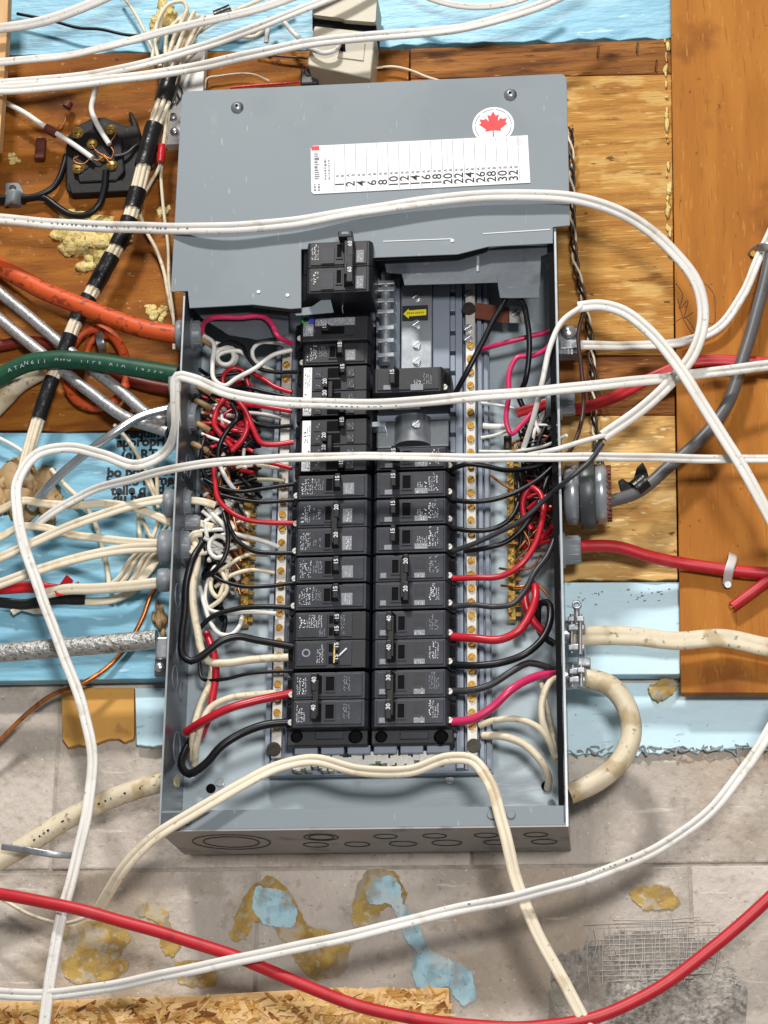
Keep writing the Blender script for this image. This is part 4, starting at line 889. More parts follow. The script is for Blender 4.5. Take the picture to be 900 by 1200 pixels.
# ================================================================== connectors through the side walls
def connector(label, x0, x1, y, h, dpx, kind='grey', group=None):
    """plastic cable connector lying along x through a side wall"""
    s_ = S((x0 + x1) / 2, y, h); r = dpx * s_ / 2; a = P(x0, y, h); b = P(x1, y, h); L = b[0] - a[0]; xw = -W / 2 if x0 < 450 else W / 2
    t = thing('cable_connector', label, 'connector', (a[0] + L / 2, a[1], a[2] - r), group)
    mt = 'connector_grey' if kind == 'grey' else 'zinc'
    MB().lathe(a, (1, 0, 0), [(0, r * .62), (0, r * .95), (L * .08, r), (L * .30, r * .99), (L * .34, r * .9), (L * .9, r * .86), (L, r * .8), (L, r * .62), (L * .1, r * .6), (0, r * .62)], 24).build('barrel', mt, t)
    w_ = xw - a[0]
    MB().lathe(np.array([xw, a[1], a[2]]), (1, 0, 0), [(-.004, r * .86), (-.004, r * 1.12), (-.0005, r * 1.12), (.0022, r * 1.1), (.0022, r * .86)], 24).build('flange', mt, t)
    for k in range(5):
        an = math.radians(200 + k * 32); c = np.array([a[0] + L * .66, a[1] + r * .86 * math.sin(an), a[2] + r * .86 * math.cos(an)])
        MB().box(c[0] - L * .2, c[0] + L * .25, c[1] - .0006, c[1] + .0006, c[2] - .0006, c[2] + .0006).build('grip_rib', mt, t)
    return t
GC = 'grey plastic connectors in the left panel wall'
connector('grey plastic connector gripping the orange cable', 208, 238, 393, 48, 36)
connector('grey plastic connector where the green cable enters the panel', 200, 234, 452, 40, 30)
connector('grey plastic connector beside the loop of white cable and silver tube', 199, 232, 490, 44, 38)
connector('upper grey plastic connector of the cream cables', 194, 226, 590, 46, 34)
connector('slim grey plastic connector between two larger ones with cream cables', 202, 236, 614, 40, 22)
connector('stout grey plastic connector beside the thick black and cream wires', 188, 226, 641, 48, 40)
connector('lowest grey plastic connector, taking the red-taped cream cable', 186, 224, 680, 48, 28)
connector('grey plastic connector taking the flat red cable behind the white cable', 640, 674, 474, 40, 34)
connector('grey plastic connector taking the clipped red cable', 652, 681, 645, 46, 38)
connector('dark grey connector tucked behind the right wall above the coupling', 640, 668, 570, 30, 26)
# metal strap connector with screw (upper right)
t = thing('cable_clamp', 'zinc cable clamp with a round screw head above the red cable', 'clamp', P(666, 412, 40))
wbox(654, 680, 384, 414, 34, 52).build('clamp_body', 'connector_grey', t, 0.0015)
wbox(656, 677, 398, 408, 52.1, 55).build('clamp_bar', 'zinc', t, 0.0008)
c = P(666, 389, 53); MB().lathe(c, (0, -1, 0), [(0, .0075), (.002, .0072), (.004, .005), (.0048, 0)], 18).build('screw_head', 'steel', t)
for k in range(3): wbox(661 + k * 4, 663 + k * 4, 408.5, 415, 52.1, 54).build('clamp_tooth', 'zinc', t)
# metal two-screw clamps (lower right)
def screw_clamp(label, x, y0, y1, eye):
    t = thing('cable_clamp', label, 'clamp', P(x, y1, 40))
    s_ = S(x, y0, 50)
    MB().cyl(P(x - 12, (y0 + y1) / 2 + 6, 42), P(x - 3, (y0 + y1) / 2 + 6, 42), 16 * s_, None, 20).build('clamp_collar', 'zinc', t)
    for dx in (-4, 6):
        MB().cyl(P(x + dx, y0 + 14, 58 + dx), P(x + dx, y1 - 2, 58 + dx), 2.6 * s_, None, 10).build('clamp_screw', 'steel', t)
        wbox(x + dx - 4.5, x + dx + 4.5, y0 + 16, y0 + 22, 50 + dx, 64 + dx).build('screw_nut', 'zinc', t, 0.0008)
    for yy in ((y0 * .6 + y1 * .4), y1 - 14): wbox(x - 9, x + 12, yy, yy + 8, 38, 62).build('clamp_saddle', 'zinc', t, 0.0015)
    if eye:
        c = P(x + 2, y0 + 4, 62); MB().lathe(c - np.array([0, .002, 0]), (0, -1, 0), [(-.002, 5.5 * s_), (.002, 5.5 * s_), (.002, 2.6 * s_), (-.002, 2.6 * s_), (-.002, 5.5 * s_)], 16).build('screw_eye', 'zinc', t)
        MB().cyl(P(x + 2, y0 + 8, 62), P(x + 2, y0 + 26, 62), 3.6 * s_, 3.2 * s_, 10).build('clamp_post', 'zinc', t)
    else: wbox(x + 2, x + 17, y0 + 4, y0 + 14, 40, 54).build('clamp_ear', 'zinc', t, 0.001)
    return t
screw_clamp('zinc two-screw clamp with an eye, holding the horizontal cream cable', 674, 706, 768, True)
screw_clamp('zinc two-screw clamp holding the thick looping cream cable', 675, 766, 806, False)
t = thing('cable_clamp', 'zinc clamp at the end of the braided conduit', 'clamp', P(188, 790, 40))
wbox(182, 197, 746, 772, 30, 56).build('clamp_body', 'zinc', t, 0.002); wbox(181, 194, 770, 792, 36, 50).build('clamp_foot', 'connector_dark', t, 0.001)
c = P(187, 782, 51); MB().lathe(c, (0, -1, 0), [(0, .005), (.003, .0045), (.004, .002), (.0042, 0)], 14).build('screw_head', 'steel', t)
# round coupling
t = thing('conduit_coupling', 'round grey plastic coupling with a dark band on the right panel wall', 'coupling', P(690, 622, 50))
a = P(661, 580, 52); s_ = S(690, 580, 52); L = 52 * s_
MB().lathe(a, (1, 0, 0), [(0, 0.001), (0, 29.4 * s_), (.05 * L, 35.0 * s_), (.33 * L, 36.3 * s_), (.34 * L, 33.1 * s_), (.7 * L, 33.1 * s_), (.71 * L, 35.9 * s_), (.92 * L, 35.0 * s_), (L, 30.4 * s_), (L, .001)], 22, True).build('body', 'coupling_grey', t)
MB().lathe(a + np.array([.36 * L, 0, 0]), (1, 0, 0), [(0, 33.1 * s_), (0, 41.4 * s_), (.02 * L, 42.3 * s_), (.32 * L, 42.3 * s_), (.34 * L, 41.4 * s_), (.34 * L, 33.1 * s_)], 30, True).build('clamp_band', 'connector_dark', t)
for k in range(30):
    an = 6.2832 * k / 30; c = a + np.array([L * 1.0, 31.5 * s_ * math.sin(an), 31.5 * s_ * math.cos(an)])
    MB().box(c[0] - .002, c[0] + .0028, c[1] - .0013, c[1] + .0013, c[2] - .0013, c[2] + .0013).build('rim_tooth', 'copper_strap', t, 0.0005)

# ================================================================== big cables
def cb(name, label, mt, w, pts, prof='round', cat='cable', h=None, group=None): return cable(name, label, cat, mt, w, pts, prof, h, group)
o, sp, w = cb('flat_cable', 'white flat cable crossing the grey cover, then looping back at the right', 'sheath_white', 13.9, [(-40, 254, 62), (0, 257), (60, 262), (140, 266, 78), (230, 268, 106), (330, 262, 107), (440, 245, 106), (540, 231, 106), (620, 229, 106), (690, 236, 103), (745, 258), (790, 296), (816, 332), (824, 372, 76), (812, 415), (788, 446, 74), (750, 480), (706, 512, 84)], 'flat')
marks_on(o, sp, w, .05, .28, 'ink_grey', 1, lift=.2, off=.02, gap=.35, hgt=.2)
cb('wire', 'white conductor leaving the stripped end of the looped white cable', 'wire_white', 6, [(709, 510, 84), (680, 518), (650, 527, 96), (620, 533, 80)], cat='wire')
cb('wire', 'dark conductor leaving the stripped end of the looped white cable', 'wire_grey', 5, [(707, 511, 82), (700, 522), (694, 532, 70)], cat='wire')
o, sp, w = cb('flat_cable', 'white flat cable rising at the left, hooking into the panel and crossing the upper breakers', 'sheath_white', 12.7, [(46, 1240, 80), (54, 1180), (70, 1085, 88), (90, 1005), (104, 940), (109, 890), (99, 838), (76, 772), (47, 692), (28, 640), (20, 600, 72), (22, 562), (44, 532), (80, 524, 50), (120, 533), (162, 545), (192, 532, 58), (206, 503, 84), (205, 468, 98), (208, 441, 106), (226, 444, 108), (260, 458, 105), (310, 469), (370, 473, 104), (450, 473, 104), (540, 466, 102), (620, 460, 102), (700, 451, 98), (800, 441, 62), (900, 428, 50), (960, 420, 45)], 'flat')
marks_on(o, sp, w, .64, .72, 'ink_grey', 2, lift=.2, off=.25, gap=.5, hgt=.12)
cb('flat_cable', 'white flat cable crossing straight over the middle of the panel', 'sheath_white', 10.2, [(40, 618, 22), (60, 602), (100, 578, 40), (160, 560, 70), (230, 545, 100), (320, 537, 103), (420, 535, 103), (520, 536, 103), (640, 536, 103), (760, 536, 92), (860, 538, 76), (900, 538), (960, 536, 70)], 'flat')
cb('flat_cable', 'white flat cable arching down beside the plywood sheet, its end stripped at the panel edge', 'sheath_white', 13.9, [(677, 360, 86), (700, 357, 88), (725, 362), (760, 387, 96), (800, 438, 98), (838, 497), (866, 540, 96), (885, 575), (905, 612), (930, 670, 90)], 'flat')
cb('wire', 'pale grey conductor curving from the stripped white cable into the panel', 'wire_white', 6.5, [(682, 359, 87), (660, 375), (645, 405, 94), (636, 445, 90), (625, 490, 70), (612, 530, 45)], cat='wire')
o, sp, w = cb('flat_cable', 'long white flat cable sagging across the concrete below the panel', 'sheath_white', 13.9, [(-40, 1160, 66), (0, 1164), (60, 1165), (130, 1156), (200, 1141), (300, 1120, 112), (420, 1095, 116), (520, 1069), (620, 1048, 112), (700, 1025), (770, 994), (830, 953), (876, 897), (905, 850), (930, 800, 80)], 'flat')
marks_on(o, sp, w, .55, .78, 'ink_grey', 3, lift=.225, off=-.25, gap=.35, hgt=.17)
cb('flat_cable', 'cream flat cable draped over the lower lip of the panel', 'sheath_cream', 14, [(118, 1062, 55), (126, 1048, 70), (148, 1015, 95), (178, 984, 106), (225, 953, 106), (280, 921, 104), (330, 897), (365, 891, 96), (420, 903), (480, 903, 96), (528, 888), (552, 890, 98), (572, 914, 104), (588, 965, 106), (605, 1030, 100), (625, 1082), (652, 1135, 96), (700, 1225, 92)], 'flat')
cb('wire', 'thin brown-stained wire lying under the red cable at the cream cable end', 'wire_cream', 5, [(121, 1058, 55), (105, 1072), (75, 1082, 30), (40, 1074), (0, 1052), (-40, 1030, 20)], cat='wire')
cb('round_cable', 'long bright red cable sagging across the foot of the wall', 'sheath_red', 15, [(-40, 1040, 84), (0, 1048), (80, 1063, 104), (180, 1090), (280, 1123, 100), (360, 1156), (430, 1181), (500, 1196, 96), (560, 1203), (640, 1202), (700, 1191), (770, 1159), (840, 1107), (900, 1053), (950, 1005, 84)])
cb('armoured_cable', 'thick orange cable entering the panel through a grey connector', 'sheath_orange', 22, [(-50, 285, 14), (0, 312), (50, 340, 30), (110, 365), (165, 384, 46), (212, 393, 48)])
o, sp, w = cb('round_cable', 'thick green cable with white lettering running into the panel', 'sheath_green', 22, [(-40, 462, 30), (0, 441), (30, 427), (70, 421, 44), (120, 425), (170, 433), (208, 440, 44)])
tx = MB()
for (s, x, y, a) in (('ATA', 22, 430, .33), ('N611', 45, 424, .1), ('AWG', 77, 421, -.05), ('TYPE', 110, 424, -.1), ('RTA', 141, 428, -.14), ('14550', 178, 434, -.13)):
    for k, ch in enumerate(s):
        c = P(x + (k - len(s) / 2) * 7.2, y + (k - len(s) / 2) * -7.2 * math.tan(a) * 1.0, 44 + 8.9); ex = np.array([math.cos(a), 0, math.sin(a)]); ey = np.array([-math.sin(a), 0, math.cos(a)])
        tx.text(ch, c, ex, ey, 0.0062, 0.0)
tx.build('lettering', 'print_grey', o)
cb('armoured_cable', 'silver armoured cable, the one nearer the orange coil clip', 'armour', 14, [(-40, 300, 22), (0, 343), (45, 380), (95, 422, 30), (140, 458), (178, 488, 34), (196, 496, 34)])
cb('armoured_cable', 'silver armoured cable running below its twin to the panel', 'armour', 14, [(-40, 338, 22), (0, 374), (50, 415), (100, 455, 34), (150, 490, 38), (196, 506, 36)])
cb('metal_tube', 'smooth silver tube bending up to the panel over the foam lettering', 'steel', 11, [(36, 596, 14), (55, 572), (90, 540, 40), (130, 510, 54), (165, 488, 52), (202, 478, 46)])
cb('conduit', 'braided silver conduit running level into the lower left of the panel', 'braid', 23, [(-40, 768, 34), (0, 765), (60, 760, 40), (120, 755), (184, 749, 44)])
o, sp, w = cb('round_cable', 'thick cream cable with black dashes below the braided conduit', 'sheath_old', 24, [(-40, 1030, 20), (0, 1008), (40, 985), (80, 960, 26), (130, 936), (165, 923), (206, 911, 40)])
marks_on(o, sp, w, .2, .9, 'ink_black', 9, lift=.5, off=.0, gap=.55, hgt=.12)
cb('round_cable', 'thick dirty cream cable looping from the clamp back under the panel', 'sheath_old', 25, [(672, 794, 44), (690, 796), (712, 802, 46), (732, 824), (740, 858, 42), (727, 892), (700, 915, 42), (666, 931, 46)])
cb('round_cable', 'old cream cable running level over pale foam and plywood sheet', 'sheath_old', 23, [(668, 747, 46), (690, 745), (740, 746, 36), (790, 751), (850, 748, 30), (900, 758), (960, 766, 26)], 'soft')
cb('round_cable', 'red cable clipped on the plywood sheet beside the stub', 'sheath_red', 15, [(668, 641, 46), (690, 640), (720, 641, 36), (760, 652, 28), (800, 660, 20), (850, 667, 20), (900, 672), (960, 676, 20)])
o, sp, w = cb('round_cable', 'short red cable stub ending on the plywood sheet', 'sheath_red', 13, [(858, 711, 18), (880, 695), (900, 680), (940, 655, 20)])
e0 = sp[0] - sp[1]; e0 /= np.linalg.norm(e0); MB().cyl(sp[0] - e0 * .002, sp[0] + e0 * .0012, w * .2, None, 10).build('copper_end', 'copper', o)
cb('flat_cable', 'flat red cable passing behind the white cables above the coupling', 'sheath_red', 14, [(640, 482, 42), (672, 480), (715, 468, 20), (765, 442, 12), (808, 425, 16), (900, 425), (960, 427, 18)], 'soft')
cb('flat_cable', 'grey-white flat cable running from the screw clamp up to the metal clip', 'sheath_white', 11.5, [(676, 405, 40), (740, 405, 18), (800, 400, 18), (842, 384, 20), (870, 346), (888, 305, 20), (905, 268), (930, 215, 16)], 'flat')
cb('round_cable', 'charcoal cable descending behind white cables to the round coupling', 'sheath_charcoal', 15, [(925, 210, 24), (905, 290), (886, 370, 26), (868, 430), (850, 478, 30), (820, 515), (780, 550), (745, 578, 44), (708, 590, 52)])
# small fittings on the right
t = thing('cable_clip', 'white metal clip over the red cable on the plywood sheet', 'clip', P(856, 684, 14))
MB().sweep(spline([P(852, 684, 12), P(853, 676, 20), P(855, 666, 30), P(858, 657, 24), P(859, 650, 12)]), 0.0085, 'strip').build('strap', 'clip_white', t)
MB().cyl(P(853, 685, 9), P(853, 685, 16), 0.0032, None, 10).build('nail', 'steel', t)
t = thing('cable_clip', 'bent steel clip holding the grey-white cable at the plywood', 'clip', P(888, 300, 9))
MB().sweep(spline([P(880, 300, 9), P(886, 293, 20), P(900, 289, 32), P(918, 286, 26), P(925, 285, 9)]), 0.009, 'strip').build('strap', 'zinc', t)
MB().cyl(P(883, 297, 9), P(883, 297, 18), 0.003, None, 10).build('nail', 'brass', t)
t = thing('cable_tie', 'black cloth-like tie flaring around the charcoal cable', 'cable tie', P(742, 575, 20))
MB().prism([P(a, b, 44) for a, b in ((724, 563), (727, 575), (745, 576), (762, 565), (758, 550), (753, 541), (746, 548), (742, 562), (736, 565), (729, 560))], (0, 0.004, 0)).build('tie_wing', 'tape_black', t, 0.001, True)
MB().cyl(P(744, 573, 46), P(756, 563, 46), 0.0085, None, 14).build('tie_wrap', 'tape_black', t)

# ================================================================== upper left cables
cb('flat_cable', 'white flat cable at the very top, passing over the timber edge', 'sheath_white', 12.3, [(-50, 40, 60), (0, 33), (45, 26), (85, 13), (130, -6), (170, -30, 60)], 'soft')
cb('flat_cable', 'highest of the three white cables sweeping up over the wire bundle', 'sheath_white', 9.8, [(-40, 76, 52), (10, 72), (80, 65), (150, 48, 60), (220, 30), (290, 14), (345, -4), (400, -30, 60)], 'soft')
cb('flat_cable', 'middle of the three white cables sweeping up over the wire bundle', 'sheath_white', 10.7, [(-40, 102, 56), (8, 97), (80, 91), (150, 79, 64), (220, 60), (290, 36), (340, 16), (400, -8), (460, -40, 60)], 'flat')
cb('flat_cable', 'white cable rising in front of the beige junction box', 'sheath_white', 12.3, [(-40, 106, 58), (8, 105), (100, 97), (200, 84, 66), (300, 63), (380, 48, 70), (450, 41), (540, 33), (605, 16), (655, -4), (700, -30, 60)], 'flat')
cb('flat_cable', 'short white cable bow crossing the upper blue foam', 'sheath_white', 8.2, [(470, -20, 30), (510, 0), (560, 8), (610, 0), (650, -20, 30)], 'soft')
cb('wire', 'thin black and white wire lying on the upper blue foam', 'wire_black', 4, [(20, 16, 8), (60, 24), (95, 33), (115, 34), (150, 41), (180, 42, 12)], cat='wire')
cb('wire', 'thin cream wire descending the upper blue foam into the bundle', 'wire_cream', 4, [(140, -10, 8), (158, 15), (170, 38), (180, 60, 20)], cat='wire')
# wrapped bundle: cores, tape
bp = [(232, 18), (214, 50), (202, 84), (192, 120), (180, 152), (170, 190), (160, 228), (150, 262), (131, 300), (110, 338), (91, 372), (72, 420), (57, 455), (45, 492), (35, 525), (25, 562)]
bt_ = thing('cable_bundle', 'bundle of cream cables wrapped in black tape running down beside the terminal block', 'cable bundle', P(25, 562, 10))
sp0 = spline(path3([(x, y, 30) for x, y in bp]))
s_ = S(150, 260, 30)
for k in range(7):
    an = 6.283 * k / 7; ph = k * 1.7; rr = 7.2 * s_ if k else 0
    q = []
    for i, p in enumerate(sp0):
        T = sp0[min(i + 1, len(sp0) - 1)] - sp0[max(i - 1, 0)]; T /= np.linalg.norm(T); U = np.cross(T, [0, 1.0, 0]); U /= np.linalg.norm(U)
        f = 1.0 - 0.35 * i / len(sp0); e = max(0, 1 - i / 26.0)
        q.append(p + f * rr * (math.cos(an + i * .02) * U * (1 + 1.2 * e) + math.sin(an + i * .02) * np.array([0, 1.0, 0])))
    MB().sweep(q, 5.6 * s_, 'thin').build('cable_core', 'sheath_cream', bt_)
n = len(sp0)
for (f0, f1) in ((.145, .215), (.255, .345), (.395, .44), (.455, .515), (.53, .60), (.625, .685), (.71, .775), (.795, .875)):
    seg = sp0[int(f0 * n):int(f1 * n) + 1]; f = 1.0 - 0.35 * f0
    MB().sweep(seg, f * 25 * s_, 'round', [1 + .03 * math.sin(i * 1.7) for i in range(len(seg))]).build('tape_wrap', 'tape_black', bt_)
cb('wire', 'thin cream wire with red tape leaving the bundle toward the foam plug', 'wire_cream', 4.5, [(196, 130, 30), (192, 165), (187, 195), (176, 215), (164, 240), (170, 268), (182, 290, 12), (192, 318), (197, 345), (203, 372, 16)], cat='wire')
cb('wire', 'thin cream wire running straight down along the cover edge', 'wire_cream', 4, [(198, 132, 28), (194, 165), (189, 200), (191, 240), (197, 290, 12), (198, 330), (203, 370), (204, 410, 20)], cat='wire')
o = MB().cyl(P(190, 170, 31), P(188, 190, 31), 4.6 * s_, None, 12).build('tape_band', 'tape_red'); tag(o, 'red tape band around thin wires beside the cover', 'tape')
# loops at the top of the bundle
G = 'thin cream wires fanning out above the wrapped bundle'
for k, pts in enumerate(([(188, 78, 26), (182, 50), (186, 22), (200, 4), (216, 3), (219, 12), (208, 24), (200, 40, 18)], [(196, 80, 30), (194, 55), (198, 35), (215, 22), (226, 28), (222, 45), (212, 60, 20)], [(205, 78, 26), (212, 45), (225, 27), (252, 18), (275, 12, 16), (300, 2), (330, -10, 14)],
                         [(210, 76, 24), (222, 48), (245, 30), (270, 18), (300, 9, 16), (340, -6, 14)], [(214, 72, 22), (240, 52), (268, 42), (300, 42, 12), (318, 20, 14)], [(178, 78, 24), (180, 58), (186, 40), (190, 10, 16)])):
    cb('wire', ['thin cream wire looping round the yellowish foam lump', 'thin cream wire bent in a small hook beside the foam lump', 'cream wire leaving the bundle through the black tape band', 'cream wire running just under the black tape band', 'cream wire slanting from the bundle to the white leads by the beige box', 'short cream wire rising straight from the bundle beside the foam lump'][k], 'wire_cream', 5, pts, cat='wire', group=G)
MB_ = MB().cyl(P(252, 20, 18), P(271, 12, 18), 8 * s_, None, 14).build('tape_band', 'tape_black'); tag(MB_, 'black tape band around cream wires on the upper foam', 'tape')
t = thing('metal_box', 'small galvanised metal box half hidden behind the cover corner', 'metal box', P(208, 168, 0))
wbox(196, 238, 52, 168, 0, 14).build('box_body', 'clip_white', t, 0.001)
for (x, y) in ((203, 138), (205, 155), (203, 120)): MB().lathe(P(x, y, 14.1), (0, -1, 0), [(0, .005), (.003, .0045), (.0042, .002), (.0044, 0)], 14).build('box_screw', 'steel', t)
for k, pts in enumerate(([(200, 90, 20), (208, 98), (214, 110), (207, 122)], [(212, 84, 20), (206, 100), (210, 116)])):
    cb('wire', 'thin grey lead curling over the galvanised box', 'wire_grey', 2, pts, cat='wire', group='grey leads on the galvanised box')

# ---- terminal block
t = thing('terminal_block', 'black bakelite terminal block with brass screws on orange plywood', 'terminal block', P(120, 230, 0))
ob_ = [(77, 172), (80, 158), (92, 146), (108, 138), (122, 137), (136, 142), (146, 147), (154, 146), (150, 131), (154, 130), (160, 141), (165, 158), (164, 178), (163, 224), (83, 228), (77, 222)]
sheet('block_base', ob_, 12, 12, 'bakelite', t, 0.002)
sheet('block_step', [(84, 180), (90, 160), (108, 150), (128, 150), (142, 160), (146, 200), (136, 212), (92, 214)], 17, 5, 'bakelite', t, 0.002)
sheet('block_rim', [(79, 214), (162, 210), (163, 223), (84, 227)], 15, 3, 'bakelite', t, 0.001)
for (x, y, r) in ((91, 156, 9), (130, 152, 8), (108, 169, 8), (92, 197, 9), (131, 194, 8), (120, 185, 6)):
    MB().lathe(P(x, y, 17), (0, -1, 0), [(0, r * .00075), (.0012, r * .00075), (.0016, r * .0006), (.0035, r * .00055), (.004, r * .0003), (.004, 0)], 16).build('brass_terminal', 'brass_dark', t)
    c = P(x, y, 21.2); MB().box(c[0] - r * .0004, c[0] + r * .0004, c[1], c[1] + .0004, c[2] - .0005, c[2] + .0005).build('screw_slot', 'dark_recess', t)
for k, pts in enumerate(([(106, 183, 22), (114, 188), (122, 184), (128, 190), (131, 194)], [(128, 170, 22), (133, 178), (130, 186), (122, 182)], [(105, 186, 22), (98, 192), (88, 190), (86, 186), (92, 183)], [(128, 168, 22), (134, 160), (137, 153)], [(124, 184, 22), (112, 176), (108, 170)])):
    MB().sweep(spline(path3(pts), .002), .0013, 'thin').build('bare_strand', 'copper', t)
cb('wire', 'white wire slanting through the brown clip to the terminal block', 'wire_white', 6.5, [(-20, 108, 20), (6, 120), (30, 133), (52, 148, 22), (72, 160), (90, 172), (108, 185, 24)], cat='wire')
cb('wire', 'white wire hanging down to the middle of the terminal block', 'wire_white', 6.5, [(114, 96, 30), (110, 112), (107, 126, 26), (113, 144), (121, 158), (128, 169, 24)], cat='wire')
cb('round_cable', 'black cable rising from the grey clamp to the terminal block edge', 'wire_black', 8, [(-20, 232, 8), (10, 232), (45, 229, 10), (64, 218), (73, 200), (78, 182, 8)])
cb('round_cable', 'black cable dipping under the terminal block from the grey clamp', 'wire_black', 8.5, [(-20, 235, 6), (20, 235), (52, 232, 8), (68, 243), (84, 252), (104, 251), (116, 240), (122, 222, 16), (124, 200, 19)])
cb('wire', 'grey wire joining the terminal block from behind the bundle', 'wire_grey', 4, [(134, 183, 20), (148, 180), (160, 170), (172, 164, 12)], cat='wire')
t = thing('cable_clamp', 'grey plastic clamp holding black cable on orange plywood', 'clamp', P(14, 242, 0))
MB().sweep(spline([P(6, 236, 2), P(10, 232, 15), P(15, 229, 20), P(22, 232, 14), P(26, 236, 2)]), .014, 'strip').build('strap', 'connector_grey', t)
sheet('clamp_foot', rounded([(6, 214), (22, 214), (28, 226), (22, 240), (6, 238)], 3, 3), 9, 9, 'connector_grey', t, .001)
MB().cyl(P(15, 221, 9), P(15, 221, 12), .004, .003, 12).build('clamp_screw', 'screw_dark', t)
t = thing('wire_clip', 'brown clip with a hanging tab on the white wire beside the terminal block', 'clip', P(60, 186, 8))
MB().cyl(P(54, 150, 22), P(66, 157, 22), .005, None, 12).build('clip_collar', 'amber', t)
MB().box(P(54, 0, 14)[0], P(65, 0, 14)[0], -.014, -.006, P(60, 184, 14)[2], P(60, 160, 14)[2]).build('clip_tab', 'amber', t, .0015)
MB().cyl(P(78, 126, 10), P(82, 120, 10), .005, .004, 10).build('clip_cap', 'amber', t)
MB().sweep(spline(path3([(70, 152, 18), (76, 142), (78, 130, 10)]), .003), .0016, 'thin').build('clip_wire', 'copper', t)

# ---- beige junction box
t = thing('junction_box', 'beige plastic junction box with a black gap under its cap, above the cover', 'junction box', P(400, 92, 0))
sheet('box_body', rounded([(368, 30), (440, 38), (434, 92), (360, 76)], 3), 40, 38, 'box_beige', t, .0015)
sheet('box_gap', [(366, 12), (441, 20), (440, 42), (366, 34)], 37, 35, 'dark_recess', t)
sheet('box_cap', rounded([(366, -14), (442, -8), (440, 26), (402, 23), (400, 21), (366, 17)], 3), 44, 42, 'box_beige', t, .0015)
sheet('box_panel', [(402, 48), (428, 50), (426, 71), (395, 67)], 41.4, 1.3, 'box_beige', t, .0006)
sheet('box_slot', [(393, 54), (404, 46), (405, 60), (400, 60)], 42, 1.3, 'dark_recess', t)
cb('wire', 'white lead looping over the face of the beige junction box', 'sheath_white', 6, [(330, 22, 18), (340, 34), (356, 50, 30), (366, 58, 48), (382, 62, 50), (394, 58, 50), (398, 50, 46)], cat='wire')
cb('wire', 'white lead forking down beside the beige junction box', 'sheath_white', 6, [(316, 20, 18), (314, 34), (312, 50, 12)], cat='wire')
cb('wire', 'thin black and white wire running along the wood to the beige box', 'wire_brown', 3, [(300, 62, 6), (330, 66), (360, 68, 8)], cat='wire')
cb('wire', 'thin white wire arching over the wood above the cover', 'wire_cream', 2.5, [(240, 104, 8), (243, 92), (258, 89), (300, 88), (316, 95, 8)], cat='wire')
cb('wire', 'thin cream wire running from the beige box over the cover top', 'wire_cream', 3, [(438, 80, 8), (460, 78), (480, 82), (500, 90, 10), (520, 96, 8)], cat='wire')
cb('wire', 'twisted red and white bell wire lying along the top edge of the cover', 'tape_red', 3, [(270, 103, 10), (300, 100), (330, 98), (356, 96, 12)], cat='wire')
t = thing('wire_joint', 'small brown joint block at the top edge of the cover', 'joint', P(362, 97, 0))
wbox(352, 372, 80, 98, 0, 16).build('joint_body', 'wire_grey', t, .002); MB().cyl(P(362, 84, 16), P(362, 84, 19), .005, .004, 12).build('joint_screw', 'screw_dark', t)

# ================================================================== left side cables
cb('round_cable', 'rust red cable half hidden behind the green cable', 'sheath_rust', 16, [(130, 436, 8), (150, 444), (180, 452), (215, 458, 14)])
cb('round_cable', 'rust red cable end crossing behind the armoured cables', 'sheath_rust', 14, [(-30, 408, 8), (0, 405), (30, 400), (62, 404, 8)])
cb('round_cable', 'tan pipe end behind the green cable at the plywood edge', 'sheath_old', 26, [(-30, 500, 12), (0, 470), (22, 448), (50, 432, 10)])
th_ = [k * 6.2832 / 20 for k in range(21)]
cb('coiled_cable', 'orange cable coil fastened on the orange plywood behind the green cable', 'sheath_orange', 12, [(113 + 36 * math.cos(a) + 2 * math.sin(2 * a), 431 + 46 * math.sin(a), 12) for a in th_])
cb('coiled_cable', 'inner turn of orange cable within the clipped coil', 'sheath_orange', 9, [(122 + 20 * math.cos(a), 415 + 22 * math.sin(a), 9) for a in th_[9:20]])
t = thing('cable_clip', 'grey steel clip over the orange coil', 'clip', P(118, 412, 4))
MB().sweep(spline([P(115, 388, 2), P(116, 393, 20), P(118, 402, 24), P(120, 411, 12), P(121, 416, 2)]), .0085, 'strip').build('strap', 'zinc', t)
C = lambda lb, w, pts, mt='sheath_cream', prof='soft': cb('flat_cable', lb, mt, w, pts, prof)
C('cream cable humped over the tan foam, running to the slim connector', 10, [(-40, 612, 30), (0, 598), (25, 587), (54, 591), (90, 592, 30), (125, 590), (158, 595), (204, 613, 40)])
C('cream cable with a dark seam rising to the upper grey connector', 11.5, [(-40, 672, 34), (0, 654), (40, 635), (85, 615, 46), (122, 602), (160, 591), (198, 584, 46)], prof='flat')
C('slender cream cable bowing into the stout connector from above', 10, [(-40, 642, 24), (0, 630), (25, 618), (50, 618), (80, 626, 26), (120, 631), (160, 635), (196, 638, 44)])
C('cream cable rising gently into the stout grey connector', 12.5, [(-40, 698, 36), (0, 684), (45, 668), (100, 652, 44), (150, 643), (196, 641, 50)], prof='flat')
C('cream cable emerging from red tape into the lowest connector', 13, [(52, 696, 24), (75, 691), (110, 690), (150, 687), (192, 682, 48)])
C('cream cable emerging from black tape below the red tape', 10, [(80, 704, 12), (105, 705), (135, 702), (158, 690), (172, 672), (186, 655, 16)])
G = 'thin cream cables fanned under the stout connector'
